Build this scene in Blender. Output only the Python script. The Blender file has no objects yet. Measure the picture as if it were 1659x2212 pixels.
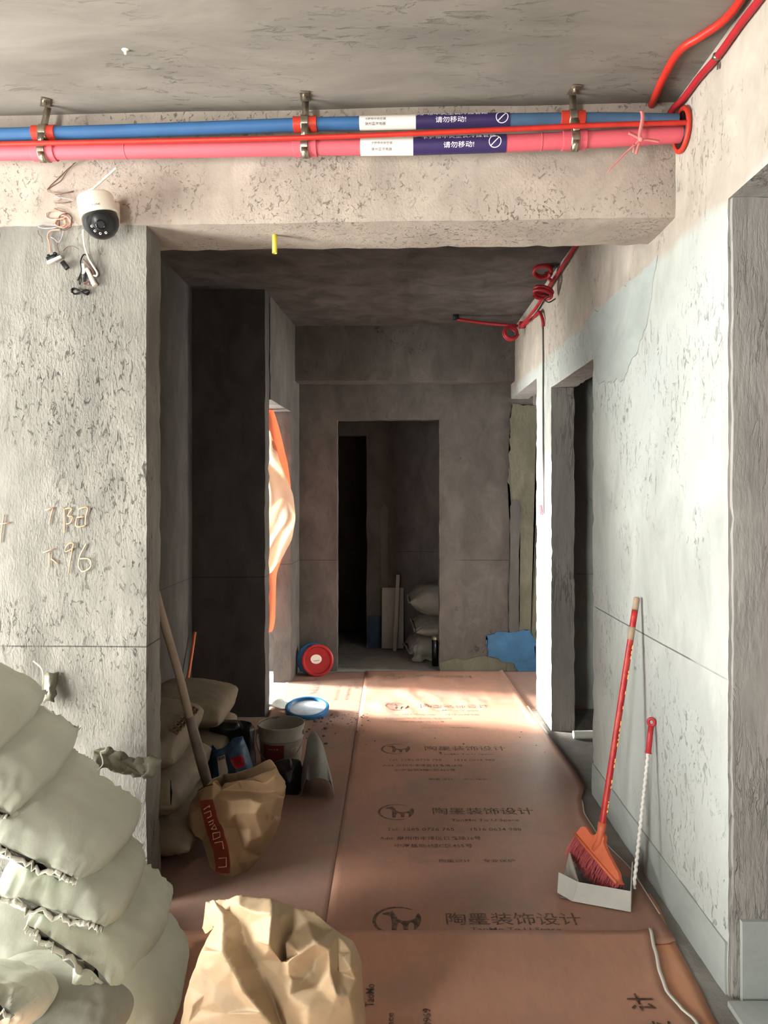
import bpy, bmesh, math, random
from mathutils import Vector, Matrix, noise as mn
random.seed(7)
PI = math.pi
sc = bpy.context.scene
C = sc.collection

# ------------------------------------------------------------------ camera
W, H, F = 1659.0, 2212.0, 1600.0      # the frame and the focal length in pixels
VX, VY = 850.0, 1069.0                # vanishing point of the corridor
EYE = 1.5
cam = bpy.data.cameras.new('camera')
cam.sensor_fit = 'VERTICAL'
cam.sensor_height = 36.0
cam.lens = 36.0 * F / H
cam.shift_x = (W / 2 - VX) / H
cam.shift_y = (VY - H / 2) / H
cam.clip_start = 0.02
camo = bpy.data.objects.new('camera', cam)
C.objects.link(camo)
camo.location = (0, 0, EYE)
camo.rotation_euler = (PI / 2, 0, 0)
sc.camera = camo

# ------------------------------------------------------------------ daylight and exposure
world = bpy.data.worlds.new('overcast_sky')
sc.world = world
world.use_nodes = True
bg = world.node_tree.nodes['Background']
bg.inputs[0].default_value = (0.97, 1.0, 0.95, 1)
bg.inputs[1].default_value = 14.0
sun = bpy.data.lights.new('sun', 'SUN')
sun.energy = 13.0; sun.angle = math.radians(9.0); sun.color = (1.0, .95, .87)
suno = bpy.data.objects.new('sun', sun); C.objects.link(suno)
suno.rotation_euler = Vector((1.0, -.24, -.27)).to_track_quat('-Z', 'Y').to_euler()
suno.location = (-6, 6, 5)

def portal(name, loc, rot, sx, sy):   # guides the sampling of daylight through a window opening
    l = bpy.data.lights.new(name, 'AREA')
    l.shape = 'RECTANGLE'; l.size = sx; l.size_y = sy
    l.cycles.is_portal = True
    o = bpy.data.objects.new(name, l); C.objects.link(o)
    o.location = loc; o.rotation_euler = rot
    return o

WIN_A = (1.00, 2.15, 0.25, 2.15)     # living room window in the west wall: y0, y1, z0, z1
WIN_B = (5.25, 6.55, 0.05, 2.6)       # left bedroom window, unseen, in the wall moved in to brighten the corridor
WIN_C = (5.7, 6.2, 0.9, 2.2)          # right room window in the east wall
FILL_WIN_D = (-2.6, -1.9, 0.3, 2.4)        # unseen window behind, added as fill for the beam front: x0, x1, z0, z1
def facing(d):
    return Vector(d).to_track_quat('-Z', 'Y').to_euler()
for nm, w, x, d in (('living', WIN_A, -3.5, (1, 0, 0)), ('bedroom', WIN_B, -2.4, (1, 0, 0)), ('right', WIN_C, 3.5, (-1, 0, 0))):
    portal('daylight_portal_' + nm, (x, (w[0] + w[1]) / 2, (w[2] + w[3]) / 2), facing(d), w[1] - w[0], w[3] - w[2])
portal('daylight_portal_back', ((FILL_WIN_D[0] + FILL_WIN_D[1]) / 2, -2.7, (FILL_WIN_D[2] + FILL_WIN_D[3]) / 2), facing((0, 1, 0)), FILL_WIN_D[1] - FILL_WIN_D[0], FILL_WIN_D[3] - FILL_WIN_D[2])

sc.view_settings.view_transform = 'Standard'
sc.view_settings.look = 'None'
sc.view_settings.exposure = 2.3
sc.view_settings.gamma = 1.0
sc.view_settings.use_curve_mapping = False

# ------------------------------------------------------------------ helpers: points
def P(u, v, y):
    return Vector(((u - VX) * y / F, y, EYE - (v - VY) * y / F))
def PX(u, v, x):
    return P(u, v, x * F / (u - VX))
def PZ(u, v, z):
    return P(u, v, (EYE - z) * F / (v - VY))
def n1(p, s=1.0):
    return mn.noise(Vector(p) * s)

# ------------------------------------------------------------------ helpers: materials
def lin(c):
    return tuple(((x / 12.92) if x <= 0.04045 else ((x + 0.055) / 1.055) ** 2.4) for x in c)

class NT:
    def __init__(s, name):
        s.m = bpy.data.materials.new(name); s.m.use_nodes = True
        s.t = s.m.node_tree; s.b = s.t.nodes['Principled BSDF']
        s.co = s.n('ShaderNodeTexCoord').outputs['Object']
    def n(s, k, **kw):
        x = s.t.nodes.new(k)
        for a, b in kw.items(): setattr(x, a, b)
        return x
    def l(s, a, b): s.t.links.new(a, b)
    def mapped(s, scale):
        m = s.n('ShaderNodeMapping'); m.inputs['Scale'].default_value = scale
        s.l(s.co, m.inputs[0]); return m.outputs[0]
    def noise(s, scale, detail=4, rough=.55, vec=None, dist=0):
        x = s.n('ShaderNodeTexNoise'); x.inputs['Scale'].default_value = scale
        x.inputs['Detail'].default_value = detail; x.inputs['Roughness'].default_value = rough
        x.inputs['Distortion'].default_value = dist
        s.l(vec or s.co, x.inputs['Vector']); return x.outputs['Fac']
    def ramp(s, fac, a, b, ca=(0, 0, 0), cb=(1, 1, 1)):
        r = s.n('ShaderNodeValToRGB')
        r.color_ramp.elements[0].position = a; r.color_ramp.elements[1].position = b
        r.color_ramp.elements[0].color = (*ca, 1); r.color_ramp.elements[1].color = (*cb, 1)
        s.l(fac, r.inputs[0]); return r.outputs[0]
    def mix(s, fac, a, b, mode='MIX'):
        x = s.n('ShaderNodeMix', data_type='RGBA', blend_type=mode)
        for inp, v in ((x.inputs['Factor'], fac), (x.inputs['A'], a), (x.inputs['B'], b)):
            if isinstance(v, (int, float)): inp.default_value = v
            elif isinstance(v, tuple): inp.default_value = (*v, 1)
            else: s.l(v, inp)
        return x.outputs['Result']
    def math(s, op, a, b=0.0, clamp=False):
        x = s.n('ShaderNodeMath', operation=op, use_clamp=clamp)
        for i, v in enumerate((a, b)):
            if isinstance(v, (int, float)): x.inputs[i].default_value = v
            else: s.l(v, x.inputs[i])
        return x.outputs[0]
    def bump(s, h, strength, dist, prev=None):
        x = s.n('ShaderNodeBump'); x.inputs['Strength'].default_value = strength; x.inputs['Distance'].default_value = dist
        s.l(h, x.inputs['Height'])
        if prev: s.l(prev, x.inputs['Normal'])
        return x.outputs[0]
    def done(s, col, rough=.8, normal=None, **kw):
        if isinstance(col, tuple): s.b.inputs['Base Color'].default_value = (*col, 1)
        else: s.l(col, s.b.inputs['Base Color'])
        s.b.inputs['Roughness'].default_value = rough
        s.b.inputs['Specular IOR Level'].default_value = kw.pop('spec', .3)
        if normal: s.l(normal, s.b.inputs['Normal'])
        for k, v in kw.items(): s.b.inputs[k].default_value = v
        return s.m

def concrete(name, base, dark=.72, light=1.18, stretch=(1, 1, 1), grain=90, bump=.5, dist=.006, pit=.0, pitscale=26,
             band=None, line=False, streak=.35, crack=0.0, tint=None):
    n = NT(name)
    b = lin(base)
    big = n.ramp(n.noise(1.7, 5, .6, n.mapped(stretch)), .3, .72, tuple(x * dark for x in b), tuple(min(1, x * light) for x in b))
    st = n.ramp(n.noise(5.5, 6, .65, n.mapped(stretch), .6), .35, .68, (1 - streak,) * 3, (1 + .3 * streak,) * 3)
    col = n.mix(1.0, big, st, 'MULTIPLY')
    if tint:
        col = n.mix(n.ramp(n.noise(1.1, 3, .5), .48, .66), col, tuple(lin(tint)), 'MIX')
    if band:                                   # a differently cast zone above a height
        z, c2 = band
        sep = n.n('ShaderNodeSeparateXYZ'); n.l(n.co, sep.inputs[0])
        zz = n.math('ADD', sep.outputs['Z'], n.math('MULTIPLY', n.math('SUBTRACT', n.noise(4, 3), .5), .10))
        up = n.ramp(n.math('SUBTRACT', zz, z - .5), .48, .52)
        c2l = lin(c2)
        colb = n.mix(1.0, n.ramp(n.noise(2.6, 5, .6), .3, .7, tuple(x * .8 for x in c2l), tuple(min(1, x * 1.12) for x in c2l)), st, 'MULTIPLY')
        col = n.mix(up, col, colb)
    h = n.noise(grain, 5, .6, n.mapped(stretch))
    rough = n.ramp(n.noise(2.2, 4, .6), .36, .62, (.12,) * 3, (1,) * 3)      # smooth trowelled areas and coarse ones
    h = n.math('MULTIPLY', h, rough)
    nrm = n.bump(h, bump, dist)
    nrm = n.bump(n.noise(7, 4, .5, n.mapped(stretch)), min(1, bump) * .5, dist * 2, nrm)
    if pit:
        mask = n.ramp(n.noise(2.3, 4, .65), .46, .60)
        pv = n.ramp(n.noise(pitscale, 6, .72, n.mapped(stretch), 1.0), .33, .43)
        pv2 = n.mix(mask, (1, 1, 1), pv)
        col = n.mix(1.0, col, n.mix(pit, (1, 1, 1), pv2), 'MULTIPLY')
        nrm = n.bump(pv2, .9, .006 * pit + .002, nrm)
    if crack:
        cv = n.noise(34, 5, .6, n.mapped((1, 1, .14)), .6)
        rid = n.math('ABSOLUTE', n.math('SUBTRACT', cv, .5))
        cr0 = n.ramp(rid, .0, .030)
        cm = n.ramp(n.noise(3.5, 4, .6, n.mapped((1, 1, .4))), .42, .58)
        cr = n.mix(cm, (1, 1, 1), cr0)
        col = n.mix(1.0, col, n.mix(crack * .38, (1, 1, 1), cr), 'MULTIPLY')
        nrm = n.bump(cr, .8 * crack, .007, nrm)
    if line:                                   # the scored datum line at about 0.94 m
        sep = n.n('ShaderNodeSeparateXYZ'); n.l(n.co, sep.inputs[0])
        zz = n.math('ADD', sep.outputs['Z'], n.math('MULTIPLY', n.math('SUBTRACT', n.noise(1.2, 3), .5), .012))
        d = n.math('ABSOLUTE', n.math('SUBTRACT', zz, .945))
        ln = n.math('MULTIPLY', n.math('LESS_THAN', d, .0028), n.ramp(n.noise(1.3, 4, .6), .40, .50))
        col = n.mix(n.math('MULTIPLY', ln, .75), col, (.03, .028, .025))
    return n.done(col, .9, nrm, spec=.2)

def plain(name, c, rough=.5, var=.12, scale=12, bump=0.0, bscale=60, metallic=0.0, dirt=None, **kw):
    n = NT(name)
    b = lin(c)
    col = n.ramp(n.noise(scale, 5, .6), .3, .7, tuple(x * (1 - var) for x in b), tuple(min(1, x * (1 + var)) for x in b))
    if dirt:
        col = n.mix(n.ramp(n.noise(scale * .5, 6, .7), .48, .70), col, lin(dirt))
    nrm = n.bump(n.noise(bscale, 4, .6), bump, .004) if bump else None
    return n.done(col, rough, nrm, Metallic=metallic, **kw)

def weave(name, c, c2, dirt=None):
    n = NT(name)
    b = lin(c)
    col = n.ramp(n.noise(5, 5, .6), .3, .7, lin(c2), b)
    if dirt: col = n.mix(n.ramp(n.noise(3.2, 6, .7), .52, .74), col, lin(dirt))
    wv = n.n('ShaderNodeTexWave'); wv.inputs['Scale'].default_value = 150; wv.inputs['Distortion'].default_value = 1.5
    n.l(n.co, wv.inputs['Vector'])
    nrm = n.bump(wv.outputs['Fac'], .10, .002)
    nrm = n.bump(n.noise(38, 5, .6, n.mapped((1, .5, 1))), .25, .006, nrm)
    return n.done(col, .62, nrm, spec=.35)

M = {}
M['ceiling'] = concrete('ceiling_concrete', (.50, .47, .44), .80, 1.14, (.30, 1.0, 1), 30, .22, .004, pit=.10, pitscale=30, streak=.26)
M['beam'] = concrete('beam_concrete', (.66, .605, .56), .86, 1.12, (1, 1, .8), 120, .55, .005, pit=.40, pitscale=52, streak=.22)
M['left'] = concrete('rough_plaster', (.54, .52, .49), .72, 1.16, (1, 1, .40), 130, 1.0, .008, pit=.70, pitscale=55, line=True, streak=.34)
M['right'] = concrete('pale_plaster', (.70, .705, .68), .84, 1.08, (1, .8, .45), 60, .40, .005, pit=.22, pitscale=44, line=True, streak=.22,
                      band=(2.39, (.69, .645, .60)), tint=(.66, .67, .66))
M['jamb'] = concrete('cracked_plaster', (.60, .58, .56), .84, 1.1, (1, 1, .25), 60, .7, .008, streak=.25, crack=.9)
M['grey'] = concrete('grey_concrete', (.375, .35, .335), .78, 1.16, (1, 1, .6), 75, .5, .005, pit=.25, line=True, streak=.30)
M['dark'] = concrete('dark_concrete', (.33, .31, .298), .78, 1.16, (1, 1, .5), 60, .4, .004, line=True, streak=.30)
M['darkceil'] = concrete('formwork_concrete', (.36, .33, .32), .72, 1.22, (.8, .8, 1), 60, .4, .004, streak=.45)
M['floor'] = concrete('screed', (.55, .53, .51), .82, 1.12, (1, 1, 1), 90, .6, .006, streak=.25)
M['band'] = concrete('smooth_mortar', (.63, .645, .63), .9, 1.06, (1, .6, 1), 40, .25, .003, streak=.15)
M['green'] = concrete('damp_plaster', (.42, .40, .345), .82, 1.12, (1, 1, .5), 70, .8, .010, pit=.35, streak=.25)
M['patch'] = concrete('fresh_mortar', (.36, .345, .335), .85, 1.1, (1, 1, .5), 70, .4, .006, streak=.2)
M['bluewash'] = plain('blue_waterproofing', (.20, .36, .49), .55, .22, 9, .6, 40)
M['sack'] = weave('white_woven_plastic', (.76, .765, .70), (.70, .705, .645))
M['sackdim'] = weave('shaded_woven_plastic', (.56, .55, .51), (.48, .47, .43), (.42, .40, .37))  # white weave darkened for sacks low in the stack, shade in the colour
M['sackhall_shade'] = weave('shaded_hall_woven_plastic', (.44, .43, .40), (.37, .36, .33), (.32, .31, .29))  # sack weave darkened for the dim hall, shade painted into the colour
M['bluewash_shade'] = plain('shaded_blue_waterproofing', (.12, .19, .27), .6, .2, 9, .4, 40)  # same blue waterproofing, its colour darkened to stand for the hall's shade
M['hem'] = plain('frayed_hem', (.80, .78, .72), .7, .1, 40, .5, 120)
M['thread'] = plain('white_thread', (.86, .84, .78), .7)
M['kraft'] = plain('kraft_paper', (.60, .51, .40), .60, .09, 7, .18, 26, dirt=(.51, .435, .35))
M['kraft2'] = plain('dusty_kraft_paper', (.55, .44, .33), .65, .12, 8, .25, 30, dirt=(.56, .44, .33))
M['kraft3'] = plain('grey_kraft_paper', (.50, .44, .37), .7, .12, 8, .25, 30, dirt=(.5, .45, .39))
M['redink'] = plain('dull_red_ink', (.50, .22, .17), .6, .15, 18)
M['paleink'] = plain('pale_ink', (.78, .60, .46), .6, .2, 40)
M['brownink'] = plain('brown_ink', (.42, .33, .24), .7, .3, 60)
M['black'] = plain('black_plastic', (.06, .06, .065), .35, .2)
M['blackfilm'] = plain('black_film', (.09, .09, .10), .28, .3, 14, .5, 30, dirt=(.2, .19, .18))
M['darkgrey'] = plain('charcoal_plastic', (.16, .16, .165), .30, .1)
M['white'] = plain('cream_plastic', (.93, .90, .83), .4, .03)
M['offwhite'] = plain('pink_white_plastic', (.90, .83, .78), .45, .04)
M['glassdark'] = plain('lens_glass', (.05, .055, .06), .08, .05)
M['silver'] = plain('zinc_strap', (.62, .58, .52), .30, .25, 30, .3, 40, metallic=.9)
M['blue'] = plain('blue_insulation', (.21, .37, .55), .55, .10, 9, .15, 40)
M['bluedull'] = plain('dusty_blue_insulation', (.26, .36, .47), .55, .12, 9, .15, 40)
M['pink'] = plain('pink_insulation', (.76, .33, .37), .55, .06, 6, .12, 40)
M['redpipe'] = plain('red_conduit', (.70, .17, .13), .40, .14, 18, .1, 50)
M['redsleeve'] = plain('red_sleeve', (.72, .21, .15), .45, .12, 16)
M['crimson'] = plain('crimson_conduit', (.60, .13, .16), .45, .16, 14)
M['navy'] = plain('navy_label', (.20, .15, .32), .45, .08)
M['labelwhite'] = plain('label_white', (.90, .86, .83), .5, .03)
M['whiteink'] = plain('white_print', (.93, .90, .93), .5, .03)
M['greyink'] = plain('grey_print', (.36, .33, .34), .6, .2, 60)
M['ribbon'] = plain('pink_ribbon', (.80, .46, .45), .45, .1)
M['yellow'] = plain('yellow_tube', (.86, .76, .30), .4, .05)
M['wire1'] = plain('salmon_wire', (.85, .55, .47), .5, .1)
M['wire2'] = plain('brown_wire', (.36, .23, .20), .5, .1)
M['wire3'] = plain('grey_wire', (.62, .60, .64), .5, .1)
M['chalk'] = plain('orange_chalk', (.74, .55, .43), .9, .12, 90)
M['chalkpale'] = plain('pale_chalk', (.70, .62, .49), .9, .12, 90)
M['redpaint'] = plain('red_paint', (.85, .16, .20), .5, .1)
M['wood'] = plain('grey_wood', (.62, .53, .44), .7, .15, 12, .3, 60)
M['shaft'] = plain('pale_dusty_wood', (.57, .50, .43), .75, .12, 10, .2, 50)
M['orangewood'] = plain('orange_stick', (.72, .36, .22), .5, .1)
M['rust'] = plain('dirty_steel', (.42, .37, .34), .6, .25, 16, .3, 50, metallic=.3)
M['bucket'] = plain('dirty_white_bucket', (.52, .49, .455), .55, .12, 10, .2, 40, dirt=(.45, .42, .37))
M['bucketin'] = plain('caked_mortar', (.36, .35, .31), .85, .25, 18, .8, 30)
M['maroon'] = plain('maroon_label', (.38, .14, .14), .5, .15)
M['lidblue'] = plain('blue_lid', (.17, .36, .52), .35, .1)
M['lidred'] = plain('red_lid', (.62, .15, .16), .40, .12, 8)
M['lidwhite'] = plain('paint_skin', (.62, .65, .68), .5, .18, 9, .2, 20)
M['bagblue'] = plain('blue_printed_paper', (.20, .30, .42), .5, .15, 8, .3, 24, dirt=(.26, .33, .40))
M['bagred'] = plain('red_print', (.58, .11, .15), .5, .08)
M['cloth'] = weave('dusty_woven_cloth', (.44, .43, .41), (.37, .36, .34))
M['film_o'] = plain('orange_sheet', (.78, .50, .39), .5, .08, 6, .2, 20)
M['film_w'] = plain('cream_sheet', (.90, .84, .76), .55, .06, 6, .3, 16)
M['board'] = plain('white_board', (.56, .53, .51), .6, .05)
M['steelcan'] = plain('black_can', (.05, .05, .05), .22, .1)
M['rim'] = plain('can_rim', (.55, .52, .42), .35, .1, metallic=.7)
M['pvc'] = plain('white_pvc', (.86, .85, .82), .4, .04)
M['pan'] = plain('grey_plastic_pan', (.62, .60, .57), .45, .10, 10, .1, 30)
M['pandark'] = plain('pan_inside', (.40, .41, .41), .5, .1)
M['broomred'] = plain('broom_shaft_red', (.64, .12, .15), .35, .18, 22, dirt=(.72, .27, .20))
M['goldink'] = plain('gold_print', (.86, .64, .24), .45, .25, 90)
M['broomhead'] = plain('orange_broom_head', (.74, .37, .25), .45, .10, 10)
M['bristle'] = plain('rose_bristles', (.70, .32, .33), .6, .22, 60)
M['grip'] = plain('red_grip', (.66, .18, .20), .4, .1)
M['rod'] = plain('white_coated_rod', (.80, .78, .76), .35, .05)
M['tile'] = plain('pale_debris', (.80, .78, .72), .6, .1, 30)
M['crumb'] = plain('mortar_crumbs', (.30, .27, .25), .9, .2)
M['wrap'] = plain('yellowish_film', (.42, .41, .35), .35, .15, 12, .4, 24)
M['cork'] = plain('brown_cap', (.55, .43, .34), .6, .1)

def paper_mat(name, c, c2, dust):
    n = NT(name)
    col = n.ramp(n.noise(1.6, 5, .6), .32, .68, lin(c2), lin(c))
    fib = n.ramp(n.noise(60, 3, .6, n.mapped((1, .25, 1))), .3, .7, (.93,) * 3, (1.04,) * 3)
    col = n.mix(1.0, col, fib, 'MULTIPLY')
    col = n.mix(n.ramp(n.noise(2.1, 7, .7, None, .4), .50, .72), col, lin(dust))
    col = n.mix(n.ramp(n.noise(9, 6, .75), .70, .76), col, lin((.30, .24, .21)))
    nrm = n.bump(n.noise(4, 4, .5), .25, .01)
    nrm = n.bump(n.noise(70, 3, .5), .08, .002, nrm)
    return n.done(col, .55, nrm, spec=.35)
M['paper'] = paper_mat('floor_paper', (.62, .45, .375), (.55, .405, .345), (.47, .39, .355))
M['papernear'] = paper_mat('near_floor_paper', (.69, .50, .405), (.63, .46, .38), (.56, .45, .40))
M['paper2'] = paper_mat('dusty_floor_paper', (.56, .425, .365), (.50, .39, .345), (.44, .385, .355))
M['paper3'] = paper_mat('orange_floor_paper', (.80, .56, .42), (.76, .52, .39), (.70, .54, .44))
M['cutedge'] = plain('white_cut_edge', (.80, .77, .73), .7, .06)
def ink_mat(name, c, c2):
    n = NT(name)
    col = n.ramp(n.noise(45, 5, .75), .42, .62, lin(c), lin(c2))
    return n.done(col, .7)
M['ink'] = ink_mat('worn_black_print', (.22, .16, .14), (.45, .33, .27))
M['inkfaint'] = ink_mat('faint_blue_print', (.36, .32, .31), (.60, .46, .39))

# ------------------------------------------------------------------ helpers: objects
def obj(name, me, mat=None, parent=None, smooth=True, sharp=None):
    if isinstance(me, bmesh.types.BMesh):
        bm = me; me = bpy.data.meshes.new(name)
        bmesh.ops.recalc_face_normals(bm, faces=bm.faces)
        bm.to_mesh(me); bm.free()
    if smooth:
        me.polygons.foreach_set('use_smooth', [True] * len(me.polygons))
        if sharp is not None: me.set_sharp_from_angle(angle=math.radians(sharp))
    if mat is not None and not me.materials:
        me.materials.append(M[mat] if isinstance(mat, str) else mat)
    o = bpy.data.objects.new(name, me); C.objects.link(o)
    if parent is not None: o.parent = parent
    return o
def tag(o, label=None, cat=None, group=None, kind=None):
    for k, v in (('label', label), ('category', cat), ('group', group), ('kind', kind)):
        if v: o[k] = v
    return o
def thing(name, label, cat, group=None):
    o = bpy.data.objects.new(name, None); C.objects.link(o); o.empty_display_size = .1
    return tag(o, label, cat, group)
def from_py(name, vs, fs):
    me = bpy.data.meshes.new(name); me.from_pydata([tuple(v) for v in vs], [], fs); me.update(); return me

def smooth_path(pts, k=6):
    pts = [Vector(p) for p in pts]
    if len(pts) < 3: return pts
    out = []
    for i in range(len(pts) - 1):
        p0 = pts[max(i - 1, 0)]; p1 = pts[i]; p2 = pts[i + 1]; p3 = pts[min(i + 2, len(pts) - 1)]
        for j in range(k):
            t = j / k
            out.append(.5 * ((2 * p1) + (p2 - p0) * t + (2 * p0 - 5 * p1 + 4 * p2 - p3) * t * t + (3 * p1 - p0 - 3 * p2 + p3) * t ** 3))
    out.append(pts[-1]); return out
def tube(bm, pts, r, n=10, cap=True, sx=1.0, ref=None):
    pts = [Vector(p) for p in pts]; m = len(pts)
    rr = r if callable(r) else (lambda t: r)
    T0 = (pts[1] - pts[0]).normalized()
    N = Vector(ref) if ref is not None else (Vector((0, 0, 1)) if abs(T0.z) < .9 else Vector((1, 0, 0)))
    rings = []
    for i, p in enumerate(pts):
        T = (pts[min(i + 1, m - 1)] - pts[max(i - 1, 0)])
        if T.length < 1e-9: T = T0
        T.normalize()
        N = (N - T * N.dot(T)); N.normalize(); B = T.cross(N)
        q = rr(i / (m - 1))
        rings.append([bm.verts.new(p + N * (q * math.cos(2 * PI * k / n)) + B * (q * sx * math.sin(2 * PI * k / n))) for k in range(n)])
    for i in range(m - 1):
        for k in range(n):
            bm.faces.new((rings[i][k], rings[i][(k + 1) % n], rings[i + 1][(k + 1) % n], rings[i + 1][k]))
    if cap:
        bm.faces.new(rings[0][::-1]); bm.faces.new(rings[-1])
    return bm
def tube_obj(name, pts, r, mat, parent=None, n=10, smoothk=6, **kw):
    bm = bmesh.new(); tube(bm, smooth_path(pts, smoothk), r, n, **kw)
    return obj(name, bm, mat, parent, True, 50)
def ribbon(bm, pts, w, th, nrm):
    pts = [Vector(p) for p in pts]; m = len(pts); N = Vector(nrm).normalized(); rows = []
    for i, p in enumerate(pts):
        T = (pts[min(i + 1, m - 1)] - pts[max(i - 1, 0)]).normalized(); S = T.cross(N).normalized()
        ww = w(i / (m - 1)) if callable(w) else w
        a, b = p + S * ww / 2, p - S * ww / 2
        rows.append([bm.verts.new(x) for x in (a + N * th, b + N * th, b, a)])
    for i in range(m - 1):
        for k in range(4):
            bm.faces.new((rows[i][k], rows[i][(k + 1) % 4], rows[i + 1][(k + 1) % 4], rows[i + 1][k]))
    bm.faces.new(rows[0]); bm.faces.new(rows[-1][::-1])
    return bm
def lathe(bm, prof, mat4=None, n=40, close=True):
    mt = mat4 or Matrix()
    rings = []
    for r, z in prof:
        if r < 1e-6: rings.append([bm.verts.new(mt @ Vector((0, 0, z)))])
        else: rings.append([bm.verts.new(mt @ Vector((r * math.cos(2 * PI * k / n), r * math.sin(2 * PI * k / n), z))) for k in range(n)])
    for a, b in zip(rings, rings[1:]):
        for k in range(n):
            q = (k + 1) % n
            if len(a) == 1 and len(b) == 1: continue
            if len(a) == 1: bm.faces.new((a[0], b[q], b[k]))
            elif len(b) == 1: bm.faces.new((a[k], a[q], b[0]))
            else: bm.faces.new((a[k], a[q], b[q], b[k]))
    return bm
def frame_at(p, z, x=None):               # a matrix at p whose local Z is z
    z = Vector(z).normalized(); x = Vector(x) if x is not None else (Vector((1, 0, 0)) if abs(z.x) < .9 else Vector((0, 1, 0)))
    x = (x - z * x.dot(z)).normalized(); y = z.cross(x)
    m = Matrix((x, y, z)).transposed().to_4x4(); m.translation = Vector(p); return m
def box(bm, c, s, mt=None, bev=0.0):
    mt = mt or Matrix()
    g = bmesh.ops.create_cube(bm, size=1, matrix=mt @ Matrix.Translation(c) @ Matrix.Diagonal((*s, 1)))
    if bev:
        es = list({e for v in g['verts'] for e in v.link_edges})
        bmesh.ops.bevel(bm, geom=es, offset=bev, segments=2, affect='EDGES', profile=.5)
    return bm
def box_obj(name, c, s, mat, parent=None, mt=None, bev=.003):
    bm = bmesh.new(); box(bm, c, s, mt, bev); return obj(name, bm, mat, parent, True, 40)
def prism(bm, pts, d):                    # a flat outline given depth d (a vector)
    d = Vector(d)
    a = [bm.verts.new(p) for p in pts]; b = [bm.verts.new(Vector(p) + d) for p in pts]
    bm.faces.new(a); bm.faces.new(b[::-1])
    for i in range(len(pts)):
        j = (i + 1) % len(pts); bm.faces.new((a[i], b[i], b[j], a[j]))
    return bm

def spans(brk, step):
    out = []
    for a, b in zip(brk, brk[1:]):
        k = max(1, int(round((b - a) / step)))
        out += [a + (b - a) * i / k for i in range(k)]
    return out + [brk[-1]]
def wall(name, axis, a, ur, zr, th, mat, openings=(), amp=.003, chip=.009, step=.06, skew=None, kind='structure', revmat=None):
    """A slab with openings: front face at a (a plane of constant y or x), body to a + th; edges are chipped, faces slightly uneven."""
    ub = sorted({*ur, *[x for o in openings for x in o[:2] if ur[0] < x < ur[1]]})
    zb = sorted({*zr, *[x for o in openings for x in o[2:] if zr[0] < x < zr[1]]})
    us, zs = spans(ub, step), spans(zb, step)
    kt = max(1, int(round(abs(th) / .07)))
    solid = lambda i, j: 0 <= i < len(us) - 1 and 0 <= j < len(zs) - 1 and not any(
        o[0] - 1e-6 < (us[i] + us[i + 1]) / 2 < o[1] + 1e-6 and o[2] - 1e-6 < (zs[j] + zs[j + 1]) / 2 < o[3] + 1e-6 for o in openings)
    vs, idx, fs, fm = [], {}, [], []
    def V(i, j, k):
        key = (i, j, k)
        if key in idx: return idx[key]
        u, z, t = us[i], zs[j], a + th * k / kt
        if skew: t += skew[0] * (u - skew[1])
        p = Vector((u, t, z)) if axis == 'y' else Vector((t, u, z))
        d = Vector((n1(p + Vector((3, 0, 0)), 5), n1(p + Vector((0, 7, 0)), 5), n1(p + Vector((0, 0, 5)), 5))) * amp
        cells = [solid(i + x, j + y) for x in (-1, 0) for y in (-1, 0)]
        if k in (0, kt) and not all(cells):
            q = max(0.0, n1(p, 17) * 1.1 + n1(p, 41) * .9 + .2) * chip
            s = (1 if th > 0 else -1) * (1 if k == 0 else -1)
            gu = (cells[2] + cells[3]) - (cells[0] + cells[1]); gz = (cells[1] + cells[3]) - (cells[0] + cells[2])
            if axis == 'y': d += Vector((gu * .4, s, gz * .4)) * q
            else: d += Vector((s, gu * .4, gz * .4)) * q
        vs.append(p + d); idx[key] = len(vs) - 1
        return idx[key]
    for i in range(len(us) - 1):
        for j in range(len(zs) - 1):
            if not solid(i, j): continue
            fs.append((V(i, j, 0), V(i + 1, j, 0), V(i + 1, j + 1, 0), V(i, j + 1, 0))); fm.append(0)
            fs.append((V(i, j, kt), V(i, j + 1, kt), V(i + 1, j + 1, kt), V(i + 1, j, kt))); fm.append(0)
            for (di, dj, e0, e1) in ((-1, 0, (i, j + 1), (i, j)), (1, 0, (i + 1, j), (i + 1, j + 1)), (0, -1, (i, j), (i + 1, j)), (0, 1, (i + 1, j + 1), (i, j + 1))):
                if not solid(i + di, j + dj):
                    for k in range(kt):
                        fs.append((V(*e0, k), V(*e0, k + 1), V(*e1, k + 1), V(*e1, k))); fm.append(1)
    bm = bmesh.new(); me = from_py(name, vs, fs)
    me.materials.append(M[mat])
    if revmat:
        me.materials.append(M[revmat]); me.polygons.foreach_set('material_index', fm)
    bm.from_mesh(me); bmesh.ops.recalc_face_normals(bm, faces=bm.faces); bm.to_mesh(me); bm.free()
    o = obj(name, me, None, None, True, 42)
    if kind: o['kind'] = kind
    return o

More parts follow.
